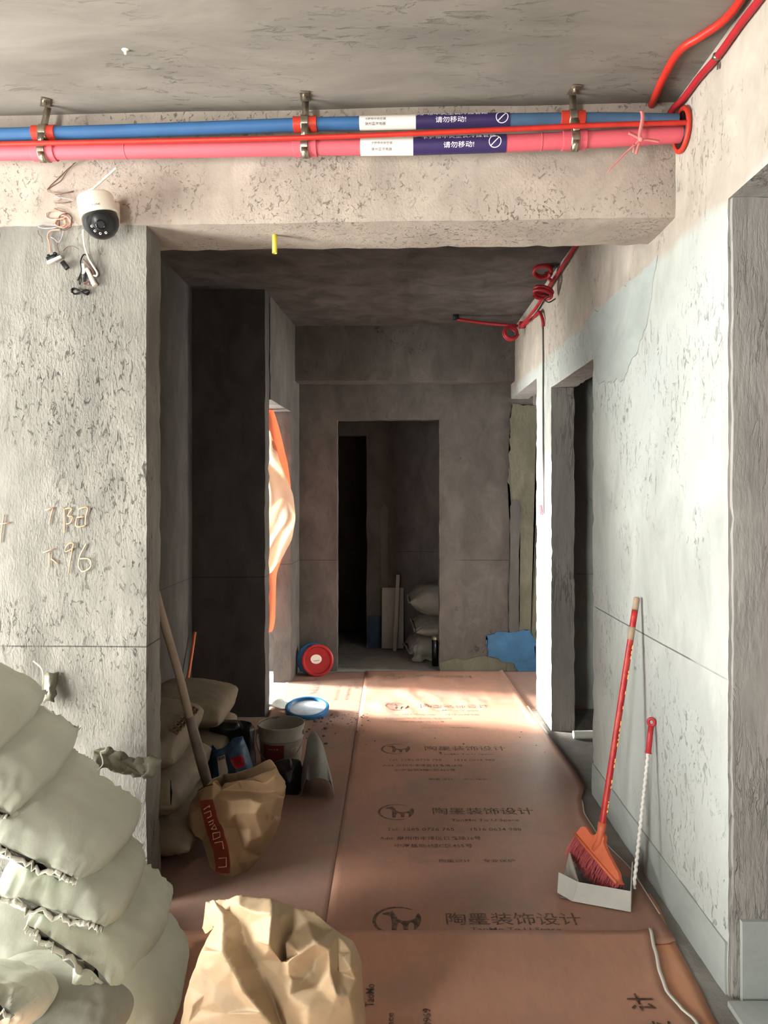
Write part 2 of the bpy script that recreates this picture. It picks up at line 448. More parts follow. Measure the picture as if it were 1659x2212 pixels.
def text_bm(s, size=1.0, bold=0.0):
    cu = bpy.data.curves.new('t', 'FONT'); cu.body = s; cu.size = size; cu.resolution_u = 2; cu.offset = bold
    o = bpy.data.objects.new('t', cu); C.objects.link(o)
    dg = bpy.context.evaluated_depsgraph_get(); dg.update()
    me = bpy.data.meshes.new_from_object(o.evaluated_get(dg))
    vs = [v.co.copy() for v in me.vertices]; fs = [tuple(p.vertices) for p in me.polygons]
    bpy.data.objects.remove(o); bpy.data.meshes.remove(me); bpy.data.curves.remove(cu)
    return vs, fs
def text_fit(s, w, h=None, bold=0.0):
    """Glyph mesh of s, scaled to width w (and height h), centred on the origin."""
    vs, fs = text_bm(s, 1.0, bold)
    x0, x1 = min(v.x for v in vs), max(v.x for v in vs); y0, y1 = min(v.y for v in vs), max(v.y for v in vs)
    kx = w / max(1e-6, x1 - x0); ky = kx if h is None else h / max(1e-6, y1 - y0)
    return [Vector(((v.x - (x0 + x1) / 2) * kx, (v.y - (y0 + y1) / 2) * ky, 0)) for v in vs], fs

# ------------------------------------------------------------------ the shell
ZC = 2.89
def slab(name, x0, x1, y0, y1, z, dz, mat, step=.12, amp=.003):
    bm = bmesh.new(); xs, ys = spans([x0, x1], step), spans([y0, y1], step)
    g = [[bm.verts.new((x, y, z + n1((x, y, 1), 2.5) * amp)) for y in ys] for x in xs]
    for i in range(len(xs) - 1):
        for j in range(len(ys) - 1): bm.faces.new((g[i][j], g[i + 1][j], g[i + 1][j + 1], g[i][j + 1]))
    r = bmesh.ops.extrude_face_region(bm, geom=bm.faces[:])
    for v in r['geom']:
        if isinstance(v, bmesh.types.BMVert): v.co.z = z + dz
    return tag(obj(name, bm, mat, None, True, 40), kind='structure')
slab('floor', -3.6, 3.6, -2.8, 9.2, 0, -.15, 'floor', .15, .0015)
slab('ceiling', -3.6, 3.6, -2.8, 2.8, ZC, .2, 'ceiling', .12, .006)
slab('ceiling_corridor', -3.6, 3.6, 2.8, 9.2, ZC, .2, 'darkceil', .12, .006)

ZR = (-.06, 2.95)
wall('wall_west', 'x', -3.4, (-2.8, 9.2), ZR, -.2, 'left', [WIN_A, (5.2, 7.2, -1, 3)], step=.2)
wall('wall_added_facade', 'x', -2.3, (5.1, 7.4), ZR, -.2, 'left', [WIN_B], step=.15)       # unseen wall added nearer, so its window brightens the corridor floor
wall('wall_east', 'x', 3.4, (-2.8, 9.2), ZR, .2, 'grey', [WIN_C], step=.2)
wall('wall_south', 'y', -2.6, (-3.6, 3.6), ZR, -.2, 'left', [FILL_WIN_D], step=.2)
wall('wall_north', 'y', 9.0, (-3.6, 3.6), ZR, .2, 'grey', step=.25)

SK = (-.037, -.9)
wall_left = wall('wall_left', 'y', 2.70, (-3.5, -.9), (-.06, 2.50), .165, 'left', step=.045, skew=SK, amp=.003, chip=.007)
wall('beam_front', 'y', 2.695, (-3.5, 1.02), (2.482, 2.95), .29, 'beam', step=.05, skew=SK, chip=.007)
wall_right = wall('wall_right', 'x', 1.0, (-2.8, 6.36), ZR, .15, 'right',
                  [(.5, 2.215, -1, 2.385), (3.72, 4.70, -1, 2.18), (5.19, 6.6, -1, 2.315)], step=.04, amp=.002, chip=.006, revmat='jamb')
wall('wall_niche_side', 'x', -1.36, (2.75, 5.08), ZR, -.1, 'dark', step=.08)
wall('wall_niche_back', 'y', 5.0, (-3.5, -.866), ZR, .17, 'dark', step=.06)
wall_corr = wall('wall_corridor_left', 'x', -.858, (5.168, 7.3), ZR, -.14, 'grey', [(5.168, 5.92, -1, 2.165)], step=.05, skew=(.05, 5.168), chip=.007)
wall('beam_far', 'y', 6.10, (-.86, 1.018), (2.438, 2.95), .23, 'grey', step=.06)
wall_back = wall('wall_back', 'y', 6.30, (-1.2, 1.187), ZR, .12, 'grey', [(-.478, .388, -1, 2.138)], step=.05, chip=.007)
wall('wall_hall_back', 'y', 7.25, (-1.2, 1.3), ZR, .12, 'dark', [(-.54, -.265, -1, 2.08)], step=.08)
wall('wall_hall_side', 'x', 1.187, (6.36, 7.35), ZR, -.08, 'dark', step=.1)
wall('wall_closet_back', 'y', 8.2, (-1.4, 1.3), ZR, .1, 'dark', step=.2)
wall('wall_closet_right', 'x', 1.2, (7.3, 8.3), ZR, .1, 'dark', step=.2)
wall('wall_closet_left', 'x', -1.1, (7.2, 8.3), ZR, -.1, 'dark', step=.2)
wall('wall_bedroom_end', 'y', 7.3, (-3.5, -.9), ZR, .1, 'grey', step=.2)
wall('wall_bath_near', 'y', 2.9, (1.14, 3.5), ZR, .1, 'grey', step=.15)
wall('wall_bath_far', 'y', 5.19, (1.14, 3.5), ZR, .12, 'right', step=.1)
wall('wall_right_room_end', 'y', 7.9, (1.18, 3.5), ZR, .1, 'right', step=.15)

# baseboard of smooth mortar along the right wall, thick plaster face of the right-hand opening
bb = wall('baseboard_right', 'x', .9935, (2.222, 3.715), (-.02, .157), .02, 'band', step=.05, chip=.004, amp=.001)
bb2 = wall('trim_1', 'y', 2.2, (1.008, 1.6), (-.02, 2.384), .7, 'jamb', step=.05, chip=.010, amp=.004)
wall('trim_2', 'y', 2.185, (1.03, 1.6), (-.02, .24), .06, 'band', step=.05, chip=.006, amp=.003)
box_obj('threshold', (1.28, 2.10, .006), (.6, .15, .02), 'band')['kind'] = 'structure'

def patch(name, parent, mat, outline, d, rough=.006, res=5, label=None):
    """A thin coat on a wall: outline points are densified and made ragged, then given thickness d."""
    pts = []
    d = Vector(d)
    for a, b in zip(outline, outline[1:] + outline[:1]):
        a, b = Vector(a), Vector(b)
        k = max(1, int((b - a).length / .02))
        for i in range(k):
            p = a.lerp(b, i / k)
            q = Vector((n1(p, 14) + .6 * n1(p, 40), n1(p + Vector((9, 9, 9)), 14), n1(p + Vector((4, 1, 2)), 14) + .6 * n1(p, 37))) * rough
            dn = d.normalized(); q -= dn * q.dot(dn)
            pts.append(p + q)
    bm = bmesh.new(); prism(bm, pts, d)
    bmesh.ops.triangulate(bm, faces=bm.faces[:])
    o = obj(name, bm, mat, parent, False)
    if label: o['label'] = label
    return o
YB = 6.30
patch('damp_plaster', wall_back, 'green', [P(1103, 875, YB), P(1160, 875, YB), P(1160, 1462, YB), P(1112, 1462, YB), P(1106, 1200, YB), P(1098, 1030, YB)], (0, -.008, 0), .02, label='yellowish rough plaster strip at the wall end')
patch('mortar_patch', wall_back, 'patch', [P(1101, 1095, YB), P(1108, 1077, YB), P(1120, 1080, YB), P(1125, 1110, YB), P(1122, 1140, YB), P(1126, 1165, YB), P(1120, 1190, YB), P(1122, 1250, YB), P(1120, 1300, YB), P(1121, 1370, YB), P(1119, 1420, YB), P(1099, 1420, YB), P(1098, 1260, YB), P(1101, 1180, YB)], (0, -.014, 0), .008, label='dark vertical mortar fill')
patch('waterproof_coat', wall_back, 'bluewash', [P(1053, 1372, YB), P(1075, 1365, YB), P(1140, 1362, YB), P(1153, 1370, YB), P(1160, 1458, YB), P(1120, 1456, YB), P(1112, 1432, YB), P(1085, 1428, YB), P(1072, 1422, YB), P(1052, 1416, YB)], (0, -.018, 0), .022, label='blue waterproof paint')
patch('rubble_skirt', wall_back, 'green', [P(950, 1432, YB), P(975, 1422, YB), P(1010, 1425, YB), P(1045, 1415, YB), P(1085, 1427, YB), P(1110, 1432, YB), P(1118, 1462, YB), P(950, 1462, YB)], (0, -.012, 0), .012)
patch('mortar_repair', wall_right, 'band', [PX(1268, 690, 1.0), PX(1420, 560, 1.0), PX(1400, 700, 1.0), PX(1350, 820, 1.0), PX(1290, 830, 1.0), PX(1283, 770, 1.0)], (-.004, 0, 0), .02, label='pale grey trowelled repair')
YH = 7.25
patch('waterproof_coat', tag(bpy.data.objects['wall_hall_back']), 'bluewash_shade', [P(795, 1330, YH), P(826, 1330, YH), P(826, 1403, YH), P(795, 1403, YH)], (0, -.006, 0), .004)
patch('mortar_patch', bpy.data.objects['wall_hall_back'], 'patch', [P(822, 1100, YH), P(830, 1088, YH), P(839, 1100, YH), P(838, 1300, YH), P(823, 1300, YH)], (0, -.006, 0), .004)
patch('red_mark', wall_right, 'redpaint', [PX(1165.5, 1092, .998), PX(1170, 1090, .998), PX(1173.5, 1112, .998), PX(1168, 1112, .998)], (-.004, 0, 0), .002, label='red paint dab')
# conduit chased into the narrow wall end on the right
tube_obj('conduit_chase', [PX(1166, 676, .995), PX(1172, 690, .996), PX(1174, 760, .997), PX(1174, 900, .997), PX(1175, 1110, .997)], .008, 'patch', wall_right, 8)['label'] = 'dark conduit buried in a plaster chase'

# chalk writing on the left wall
def yleft(x): return 2.70 + SK[0] * (x - SK[1])
def on_left(u, v, off=.004):
    x = (u - VX) * 2.71 / F
    y = yleft(x) - off
    return P(u, v, y)
def chalk(strokes, mat, w):
    for s in strokes:
        bm = bmesh.new(); ribbon(bm, smooth_path([on_left(*p) for p in s], 4), w, .002, (0, -1, 0))
        obj('chalk_stroke', bm, mat, wall_left)
ck = lambda pts: [(x / 4.879, 1050 + y / 4.879) for x, y in pts]       # from the enlarged crop
chalk([ck(s) for s in ([(475, 255), (570, 228)], [(560, 235), (535, 320), (520, 405)], [(680, 240), (682, 380), (680, 490)], [(685, 240), (760, 235), (715, 315), (765, 320), (745, 385), (700, 400)],
                       [(835, 240), (925, 225), (905, 330), (905, 410)], [(812, 330), (905, 320)], [(812, 330), (806, 425), (905, 415)])], 'chalk', .0048)
chalk([ck(s) for s in ([(455, 700), (580, 660)], [(525, 700), (523, 860)], [(540, 765), (625, 825)], [(740, 600), (700, 640), (690, 690), (760, 660), (775, 605), (735, 600)], [(775, 610), (750, 740), (722, 920)], [(45, 300), (20, 460), (8, 600)], [(0, 400), (110, 385)])], 'chalk', .0042)
chalk([ck(s) for s in ([(915, 605), (850, 720), (828, 830), (870, 900), (955, 855), (945, 770), (845, 765)],)], 'chalkpale', .005)

# ------------------------------------------------------------------ floor papers
def hnoise(x, y):
    h = .0015 * n1((x, y, 0), 3)
    k = max(0.0, min(1.0, (y - 4.95) / .3)) * max(0.0, min(1.0, (6.25 - y) / .2)) * max(0.0, min(1.0, (x + .3) / .15)) * max(0, min(1, (.85 - x) / .1))
    if k > 0:
        a = n1((x * 11 + y * 2.2, y * 2.4, 2), 1.0)
        h += k * (.034 * max(0, a) ** 1.3 + .004 * n1((x, y, 5), 9))
    k2 = max(0, 1 - abs(y - 2.5) / .06)
    return h + .002 + k2 * .002
def paper(name, label, xl, xr, y0, y1, z, mat, step=.03, edge=None):
    """Sheet between the x-functions xl(y), xr(y)."""
    ys = spans([y0, y1], step); nx = max(2, int((xr(y1) - xl(y1)) / step))
    bm = bmesh.new(); g = []
    for y in ys:
        a, b = xl(y), xr(y)
        row = []
        for i in range(nx + 1):
            x = a + (b - a) * i / nx
            lift = 0.0
            if edge: lift = edge * max(0, 1 - (b - x) / .05) ** 2
            row.append(bm.verts.new((x, y, z + hnoise(x, y) + lift)))
        g.append(row)
    for j in range(len(ys) - 1):
        for i in range(nx): bm.faces.new((g[j][i], g[j][i + 1], g[j + 1][i + 1], g[j + 1][i]))
    o = obj(name, bm, mat)
    md = o.modifiers.new('thick', 'SOLIDIFY'); md.thickness = .0015; md.offset = -1
    tag(o, label, 'floor paper', 'protective papers on the floor')
    return o
def interp(tab):
    tab = sorted(tab)
    def f(y):
        if y <= tab[0][0]: return tab[0][1]
        for (a, p), (b, q) in zip(tab, tab[1:]):
            if y <= b:
                t = (y - a) / (b - a); t = t * t * (3 - 2 * t) * .5 + t * .5
                return p + (q - p) * t
        return tab[-1][1]
    return f
def edgepts(lst): return [(PZ(u, v, .004).y, PZ(u, v, .004).x) for u, v in lst]
main_edge = interp(edgepts([(1365, 1890), (1290, 1810), (1262, 1765), (1256, 1735), (1262, 1705), (1240, 1665), (1213, 1630), (1190, 1600), (1165, 1566), (1146, 1540), (1088, 1455)]))
near_edge = interp(edgepts([(1366, 1900), (1390, 1965), (1402, 2010), (1414, 2060), (1425, 2110), (1440, 2150), (1470, 2185), (1500, 2212)]))
Z_L, Z_M, Z_N = .001, .004, .007
sheet_strip = paper('floor_paper', 'bare orange paper strip beside the right wall, under the near sheet', lambda y: .55, interp(edgepts([(1424, 1960), (1445, 2010), (1480, 2075), (1510, 2130), (1545, 2205)])), 1.2, 2.78, .0005, 'paper3')
sheet_left = paper('floor_paper', 'dusty orange floor paper by the left doorway, lettering turned sideways', lambda y: -.86 if y > 4.95 else -1.1, lambda y: -.215, 2.45, 6.26, Z_L, 'paper2')
sheet_main = paper('floor_paper', 'long middle floor paper printed over and over with a dark logo block', lambda y: -.235, main_edge, 2.46, 6.28, Z_M, 'paper', edge=.012)
sheet_right = paper('floor_paper', 'plain floor paper at the far right by the blue painted wall', lambda y: .80, lambda y: 1.35, 5.15, 6.28, .001, 'paper2')
sheet_near = paper('floor_paper', 'nearest floor paper, overlapping the middle sheet below the broom', lambda y: -1.1, near_edge, 1.1, 2.535, Z_N, 'papernear', edge=.006)
def edge_line(f, y0, y1, z, parent, w):
    pts = [Vector((f(y0 + (y1 - y0) * i / 40) + .002, y0 + (y1 - y0) * i / 40, 0)) for i in range(41)]
    for p in pts: p.z = z + hnoise(p.x, p.y)
    bm = bmesh.new(); ribbon(bm, pts, w, .003, (0, 0, 1)); obj('cut_edge', bm, 'cutedge', parent)['label'] = 'white cut edge'
edge_line(near_edge, 1.9, 2.535, Z_N + .005, sheet_near, .011)
edge_line(main_edge, 2.62, 3.6, Z_M + .010, sheet_main, .006)
edge_line(main_edge, 4.6, 5.2, Z_M + .010, sheet_main, .008)

def floor_text(s, cx, cy, w, h, z, parent, mat='ink', rot=0.0, clip=None, bold=.006):
    vs, fs = text_fit(s, w, h, bold)
    c, q = math.cos(rot), math.sin(rot)
    out = []
    for v in vs:
        x, y = cx + v.x * c - v.y * q, cy + v.x * q + v.y * c
        if clip: y = max(y, clip)
        out.append((x, y, z + hnoise(x, y) + (.0022 if y < 4.9 else .005)))
    me = from_py('print', out, fs)
    return tag(obj('lettering', me, mat, parent, False), kind='stuff')
def logo(cx, cy, r, z, parent, mat='ink'):
    bm = bmesh.new()
    k = 40; a0, a1 = math.radians(48), math.radians(318)
    Hh = lambda x, y: Vector((x, y, z + hnoise(x, y) + (.0022 if y < 4.9 else .005)))
    ring = []
    for i in range(k + 1):
        t = i / k; a = a0 + (a1 - a0) * t; th = .13 * math.sin(PI * min(1, t * 1.05)) ** .6 + .01
        ring.append((bm.verts.new(Hh(cx + r * math.cos(a), cy + r * math.sin(a))), bm.verts.new(Hh(cx + r * (1 - th) * math.cos(a), cy + r * (1 - th) * math.sin(a)))))
    for a, b in zip(ring, ring[1:]): bm.faces.new((a[0], b[0], b[1], a[1]))
    poly = [(-.62, .50), (-.42, .60), (-.30, .62), (-.18, .72), (-.16, .58), (-.06, .42), (.02, .12), (.22, -.02), (.50, 0), (.72, .14), (.80, .42), (.87, .52), (.96, .34), (.98, .05), (.90, -.30), (.74, -.62), (.66, -.64),
            (.66, -.20), (.56, -.12), (.46, -.22), (.42, -.66), (.26, -.68), (.22, -.30), (.10, -.14), (.02, -.24), (-.04, -.70), (-.22, -.70), (-.22, -.10), (-.26, .22), (-.34, .36), (-.56, .42)]
    f = bm.faces.new([bm.verts.new(Hh(cx + x * r, cy + y * r)) for x, y in poly])
    bmesh.ops.triangulate(bm, faces=[f])
    return obj('logo', bm, mat, parent, False)
def print_block(y0, z, parent, mat='ink', full=True, kx=1.0):
    """One printed block of the sheet; y0 is the line of large characters."""
    logo(.013, y0 - .01, .087, z, parent, mat)
    floor_text('陶墨装饰设计', .422, y0, .475, .075, z, parent, mat)
    if not full: return
    floor_text('TaoMo To U Space', .42, y0 - .10, .31, .03, z, parent, mat)
    floor_text('Tel: 1585 0726 765      1516 0634 988', .27, y0 - .19, .60, .028, z, parent, mat, bold=.004)
    floor_text('Add: 泉州市丰泽区日鑫路26号', .16, y0 - .275, .44, .034, z, parent, mat, bold=.004)
    floor_text('中海基地4幢C区455号', .17, y0 - .345, .33, .034, z, parent, mat, bold=.004)
    floor_text('陶墨设计  ·  专业保护', .34, y0 - .475, .31, .026, z, parent, mat, bold=.004)
print_block(2.606, Z_M, sheet_main, full=False)
vs_clip = floor_text('TaoMo To U Space', .42, 2.538, .31, .03, Z_M, sheet_main)
print_block(3.495, Z_M, sheet_main)
print_block(4.36, Z_M, sheet_main)
print_block(5.22, Z_M, sheet_main, 'inkfaint')
print_block(6.08, Z_M, sheet_main, 'inkfaint', full=False)
# near sheet, printed sideways
p = PZ(1385, 2165, .01); floor_text('计', p.x, p.y, .075, .075, Z_N, sheet_near, rot=PI / 2)
p = PZ(1412, 2210, .01); floor_text('设', p.x + .01, p.y - .03, .075, .075, Z_N, sheet_near, rot=PI / 2)
p = PZ(845, 2196, .01); floor_text('Space', p.x, p.y - .03, .09, .026, Z_N, sheet_near, rot=PI / 2)
p = PZ(922, 2190, .01); floor_text('0969', p.x, p.y - .015, .075, .024, Z_N, sheet_near, rot=PI / 2)
p = PZ(799, 2150, .01); floor_text('TaoMo', p.x, p.y, .10, .026, Z_N, sheet_near, rot=PI / 2)
# left sheet, printed sideways
for x, y, s, w, h in ((-.36, 5.62, '中海基地4幢C区', .42, .035), (-.44, 5.62, '泉州市丰泽区日鑫路', .44, .035), (-.62, 5.8, '陶墨装饰设计', .44, .06), (-.30, 5.85, '专业保护', .26, .03)):
    floor_text(s, x, y, w, h, Z_L, sheet_left, 'inkfaint', rot=PI / 2, bold=.004)

# crumbs of mortar on the floor by the bucket
bm = bmesh.new()
for i in range(110):
    u, v = random.uniform(640, 800), 1545 + abs(random.gauss(0, 1)) * 22
    if i < 14: u, v = random.uniform(760, 1180), random.uniform(1580, 1640)
    q = PZ(u, v, 0); s = random.uniform(.003, .011) * (1.4 if u < 720 else .7)
    mt = Matrix.Translation((q.x, q.y, .011 + s * .3)) @ Matrix.Rotation(random.uniform(0, 3), 4, 'Z') @ Matrix.Diagonal((s, s * random.uniform(.6, 1.2), s * .5, 1))
    bmesh.ops.create_icosphere(bm, subdivisions=1, radius=1, matrix=mt)
tag(obj('mortar_debris', bm, 'crumb', None, False), 'dark mortar crumbs scattered on the paper around the bucket', 'debris', kind='stuff')

# ------------------------------------------------------------------ pipes under the ceiling
def pipe_y(u): return 2.645 - .105 * (u / 1480.0)
BLUE = [P(u, v, pipe_y(u)) for u, v in ((-160, 294), (0, 291), (330, 281), (660, 269), (880, 264), (1100, 259), (1300, 257), (1464, 260))]
PINK = [P(u, v, pipe_y(u)) for u, v in ((-160, 332), (0, 329), (330, 324), (660, 318), (940, 315), (1240, 303), (1472, 290))]
COND = [P(u, v, pipe_y(u) - .055) for u, v in ((-160, 317), (0, 311), (330, 305), (660, 297), (880, 289), (1100, 279), (1300, 270), (1482, 265))]
def at_u(path, u):
    sp = smooth_path(path, 12)
    best = min(range(len(sp) - 1), key=lambda i: abs(VX + sp[i].x * F / sp[i].y - u))
    return sp[best], (sp[best + 1] - sp[max(0, best - 1)]).normalized()
blue = thing('insulated_pipe', 'blue insulated pipe running along the beam under the ceiling', 'pipe')
pink = thing('insulated_pipe', 'thick pink insulated pipe along the beam, below the blue one', 'pipe')
sp = smooth_path(BLUE, 10)
tube_obj('insulation', BLUE[:6], .0225, 'blue', blue, 20, 10)
tube_obj('insulation', [sp[48] * 1, *BLUE[5:]], .0215, 'bluedull', blue, 20, 8)['label'] = 'duller grey-blue end section'
for a, b in ((0, 3), (2, 7)):
    pass
tube_obj('insulation', PINK, .0285, 'pink', pink, 22, 10)
for u in (276, 1180):
    c, d = at_u(PINK, u); bm = bmesh.new(); tube(bm, [c - d * .002, c + d * .002], .0293, 22); obj('joint_ring', bm, 'pink', pink)
for pth, par in ((BLUE, blue), (PINK, pink)):
    r = .0225 if par is blue else .0285
    for (u0, u1, mat) in ((778 if par is blue else 775, 891, 'labelwhite'), (891, 1105, 'navy')):
        (c0, _), (c1, _) = at_u(pth, u0), at_u(pth, u1)
        bm = bmesh.new(); tube(bm, [c0.lerp(c1, i / 8) for i in range(9)], r + .0012, 28, cap=False)
        o = obj('label_wrap', bm, mat, par); o['label'] = 'white label with grey print' if mat == 'labelwhite' else 'navy label with white print'
    def bent(s, u, w, h, ang, mat, bold=.002):
        """Lettering wrapped on the pipe at the image column u; ang is the angle round the pipe, 0 facing the room, positive down."""
        c, d = at_u(pth, u); R = r + .0022
        vs, fs = text_fit(s, w, h, bold)
        out = []
        for v in vs:
            a = ang - v.y / R
            out.append(c + d * v.x + Vector((0, -math.cos(a), -math.sin(a))) * R)
        tag(obj('lettering', from_py('print', out, fs), mat, par, False), kind='stuff')
    up = .15 if par is blue else .30
    bent('请勿移动!', 980, .105, .020, up + .05, 'whiteink')
    bent('卡萨帝中央空调冷媒管路', 980, .255, .019, up - 1.0, 'whiteink')
    bent('泉州蓝海电器', 816, .072, .011, up + .40, 'greyink', .004)
    bent('卡萨帝中央空调', 816, .072, .010, up - .25, 'greyink', .004)
    c, d = at_u(pth, 1079); bm = bmesh.new(); R = r + .0022
    ring = lambda k, rr: c + d * (rr * math.cos(k)) + Vector((0, -math.cos(up - .15 - rr * math.sin(k) / R), -math.sin(up - .15 - rr * math.sin(k) / R))) * R
    n = 36
    va = [bm.verts.new(ring(2 * PI * i / n, .0215)) for i in range(n)]; vb = [bm.verts.new(ring(2 * PI * i / n, .0188)) for i in range(n)]
    for i in range(n): bm.faces.new((va[i], va[(i + 1) % n], vb[(i + 1) % n], vb[i]))
    sl = []
    for i in range(9):
        t = -1 + 2 * i / 8
        for s in (-1, 1):
            x, y = t * .0205 * .72 - s * .0011, t * .0205 * .70 + s * .0011
            a = up - .15 - y / R
            sl.append(bm.verts.new(c + d * x + Vector((0, -math.cos(a), -math.sin(a))) * R))
    for i in range(8): bm.faces.new((sl[2 * i], sl[2 * i + 1], sl[2 * i + 3], sl[2 * i + 2]))
    obj('prohibition_symbol', bm, 'whiteink', par, False)

cond = tag(tube_obj('electrical_conduit', COND, .0085, 'redpipe', None, 12, 10), 'thin red conduit running between the blue and pink pipes', 'conduit')
for i, u in enumerate((88, 662, 1240)):
    br = thing('pipe_bracket', ('zinc pipe bracket nearest the white camera, at the left end', 'zinc pipe bracket left of the navy pipe labels', 'zinc pipe bracket right of the navy pipe labels, near the red wall ring')[i], 'bracket', 'pipe brackets along the beam')
    cb, db = at_u(BLUE, u); cp, dp = at_u(PINK, u - 3)
    for (c, d, r, nm) in ((cb, db, .0225, 'b'), (cp, dp, .0285, 'p')):
        bm = bmesh.new(); tube(bm, [c - d * .041, c - d * .040, c + d * .040, c + d * .041], r + .0045, 24); obj('sleeve', bm, 'redsleeve' if nm == 'b' else 'pink', br)
        bm = bmesh.new(); tube(bm, [c - d * .0135, c - d * .010, c + d * .010, c + d * .0135], r + .0085, 24); obj('clamp_band', bm, 'silver', br)
    top = Vector((cb.x + (.012 if i == 0 else 0), cb.y - .005, ZC))
    a = cb + Vector((0, -.004, .030)); b = cp + Vector((0, -.012, .036)); e = cp + Vector((0, -.01, -.045))
    for path, ww in (([a + Vector((0, 0, -.012)), a, top + Vector((0, .004, -.012))], .024), ([cb + Vector((0, -.03, -.012)), cp + Vector((0, -.036, .016))], .022), ([cp + Vector((0, -.034, -.016)), cp + Vector((0, -.022, -.034)), e], .022)):
        bm = bmesh.new(); ribbon(bm, path, ww, .003, (0, -1, .05)); obj('strap', bm, 'silver', br)
    bm = bmesh.new()
    box(bm, (0, 0, 0), (.032, .062, .004), Matrix.Translation(top + Vector((0, -.018, -.005))) @ Matrix.Rotation(.5 if i == 0 else .05 * i, 4, 'Z'), .001)
    obj('ceiling_plate', bm, 'silver', br)
    bm = bmesh.new(); lathe(bm, [(0, -.014), (.007, -.014), (.008, -.006), (.008, 0), (0, 0)], Matrix.Translation(top + Vector((0, -.024, -.005))), 8); obj('bolt', bm, 'silver', br, False)

# red ring where the pipes enter the wall
c = (PX(1470, 262, .992) + PX(1478, 300, .992)) / 2
bm = bmesh.new()
ring = [Vector((.990, c.y + .066 * math.sin(2 * PI * k / 40) * .95, c.z + .068 * math.cos(2 * PI * k / 40))) for k in range(41)]
tube(bm, ring, .009, 10, cap=False)
bmesh.ops.remove_doubles(bm, verts=bm.verts, dist=1e-4)
sl = tag(obj('wall_sleeve_ring', bm, 'redsleeve'), 'red plastic ring round the pipes at the right wall', 'pipe sleeve')
bm = bmesh.new(); lathe(bm, [(0, 0), (.062, 0), (.062, .004), (0, .004)], frame_at((.985, c.y, c.z), (1, 0, 0)), 30); obj('sleeve_opening', bm, 'black', sl)['label'] = 'dark hole behind the ring'

# pink ribbon tied round the pipes
rb = thing('plastic_ribbon', 'pink plastic ribbon knotted around the pipes with a long loose tail', 'ribbon')
yk = 2.44
for pts, w in (([(1386, 240), (1388, 255), (1382, 290), (1383, 300)], .012), ([(1358, 287), (1372, 293), (1384, 301)], .012), ([(1384, 300), (1372, 312), (1350, 332), (1312, 372)], lambda t: .010 - .007 * t), ([(1384, 302), (1400, 302), (1425, 306)], .010), ([(1382, 303), (1378, 318), (1374, 333)], .008), ([(1370, 310), (1368, 330)], .006)):
    bm = bmesh.new(); ribbon(bm, smooth_path([P(u, v, yk) for u, v in pts], 5), w, .001, (0, -1, .2)); obj('strip', bm, 'ribbon', rb)
bm = bmesh.new(); bmesh.ops.create_icosphere(bm, subdivisions=2, radius=.009, matrix=Matrix.Translation(P(1384, 301, yk))); obj('knot', bm, 'ribbon', rb)

# two conduits at the top right, one in a hole in the ceiling, one along the wall
A_ = tag(tube_obj('electrical_conduit', [Vector((.905, 2.60, ZC + .02)), PZ(1404, 233, ZC - .004), PZ(1432, 170, ZC - .012), PZ(1468, 110, ZC - .012), PZ(1515, 78, ZC - .012), PZ(1562, 45, ZC - .012), PZ(1600, 0, ZC - .012), PZ(1640, -80, ZC - .012)], .0125, 'redpipe', None, 12),
         'bent red conduit rising out of a hole in the ceiling corner', 'conduit')
bm = bmesh.new(); lathe(bm, [(0, 0), (.026, 0), (.026, .002), (0, .002)], Matrix.Translation(PZ(1408, 240, ZC - .012)), 18); obj('ceiling_hole', bm, 'black', A_)['label'] = 'dark hole broken in the ceiling'
B_ = tag(tube_obj('electrical_conduit', [Vector((.955, 2.612, 2.80)), PX(1452, 238, .972), PX(1476, 213, .984), PX(1510, 168, .986), PX(1550, 122, .986), PX(1600, 52, .986), PX(1640, 0, .986), PX(1700, -85, .986)], .0115, 'crimson', None, 12),
         'straight red conduit running up the right wall to the ceiling', 'conduit')
q, d = PX(1549, 122, .985), Vector((0, -.6, .4))
bm = bmesh.new(); tube(bm, [q - d.normalized() * .006, q + d.normalized() * .006], .0135, 12); obj('clip', bm, 'silver', B_)
box_obj('clip_tab', q + Vector((.008, .012, -.022)), (.004, .012, .02), 'silver', B_)

# corridor conduits with coiled ends
def coil(c, ax, r, turns, pitch, k=16, ph=0):
    m = frame_at(c, ax); return [m @ Vector((r * math.cos(2 * PI * i / k + ph), r * math.sin(2 * PI * i / k + ph), pitch * i / k)) for i in range(int(turns * k) + 1)]
k1 = thing('electrical_conduit', 'red conduit along the corridor ceiling corner, ending in loose coils', 'conduit')
tube_obj('run', [Vector((.972, 2.95, ZC - .02)), PX(1240, 536, .972), PX(1215, 575, .972), PX(1203, 594, .972), PX(1180, 628, .972), PX(1160, 662, .965), PX(1125, 706, .93)], .011, 'crimson', k1, 10)
cc = P(1172, 590, 4.5)
tube_obj('coil', coil(cc, (.1, .40, 1), .052, 2.2, .014) + [P(1190, 606, 4.55)], .011, 'crimson', k1, 10, 2)
cc = P(1175, 624, 4.5)
tube_obj('coil', coil(cc, (.25, .12, 1), .054, 2.3, -.02, ph=1), .011, 'crimson', k1, 10, 2)
tube_obj('wire_end', [P(1172, 634, 4.5), P(1185, 638, 4.45), P(1176, 646, 4.5), P(1186, 653, 4.5), P(1200, 645, 4.5)], .004, 'black', k1, 6)
k2 = thing('electrical_conduit', 'red conduit across the corridor ceiling from a small black box', 'conduit')
tube_obj('run', [P(987, 689, 5.72), P(1040, 697, 5.75), P(1090, 702, 5.7), P(1118, 704, 5.65)], .012, 'crimson', k2, 10)
tube_obj('coil', coil(P(1101, 722, 5.68), (.15, -1, .1), .050, 1.9, .03, ph=.5), .012, 'crimson', k2, 10, 2)
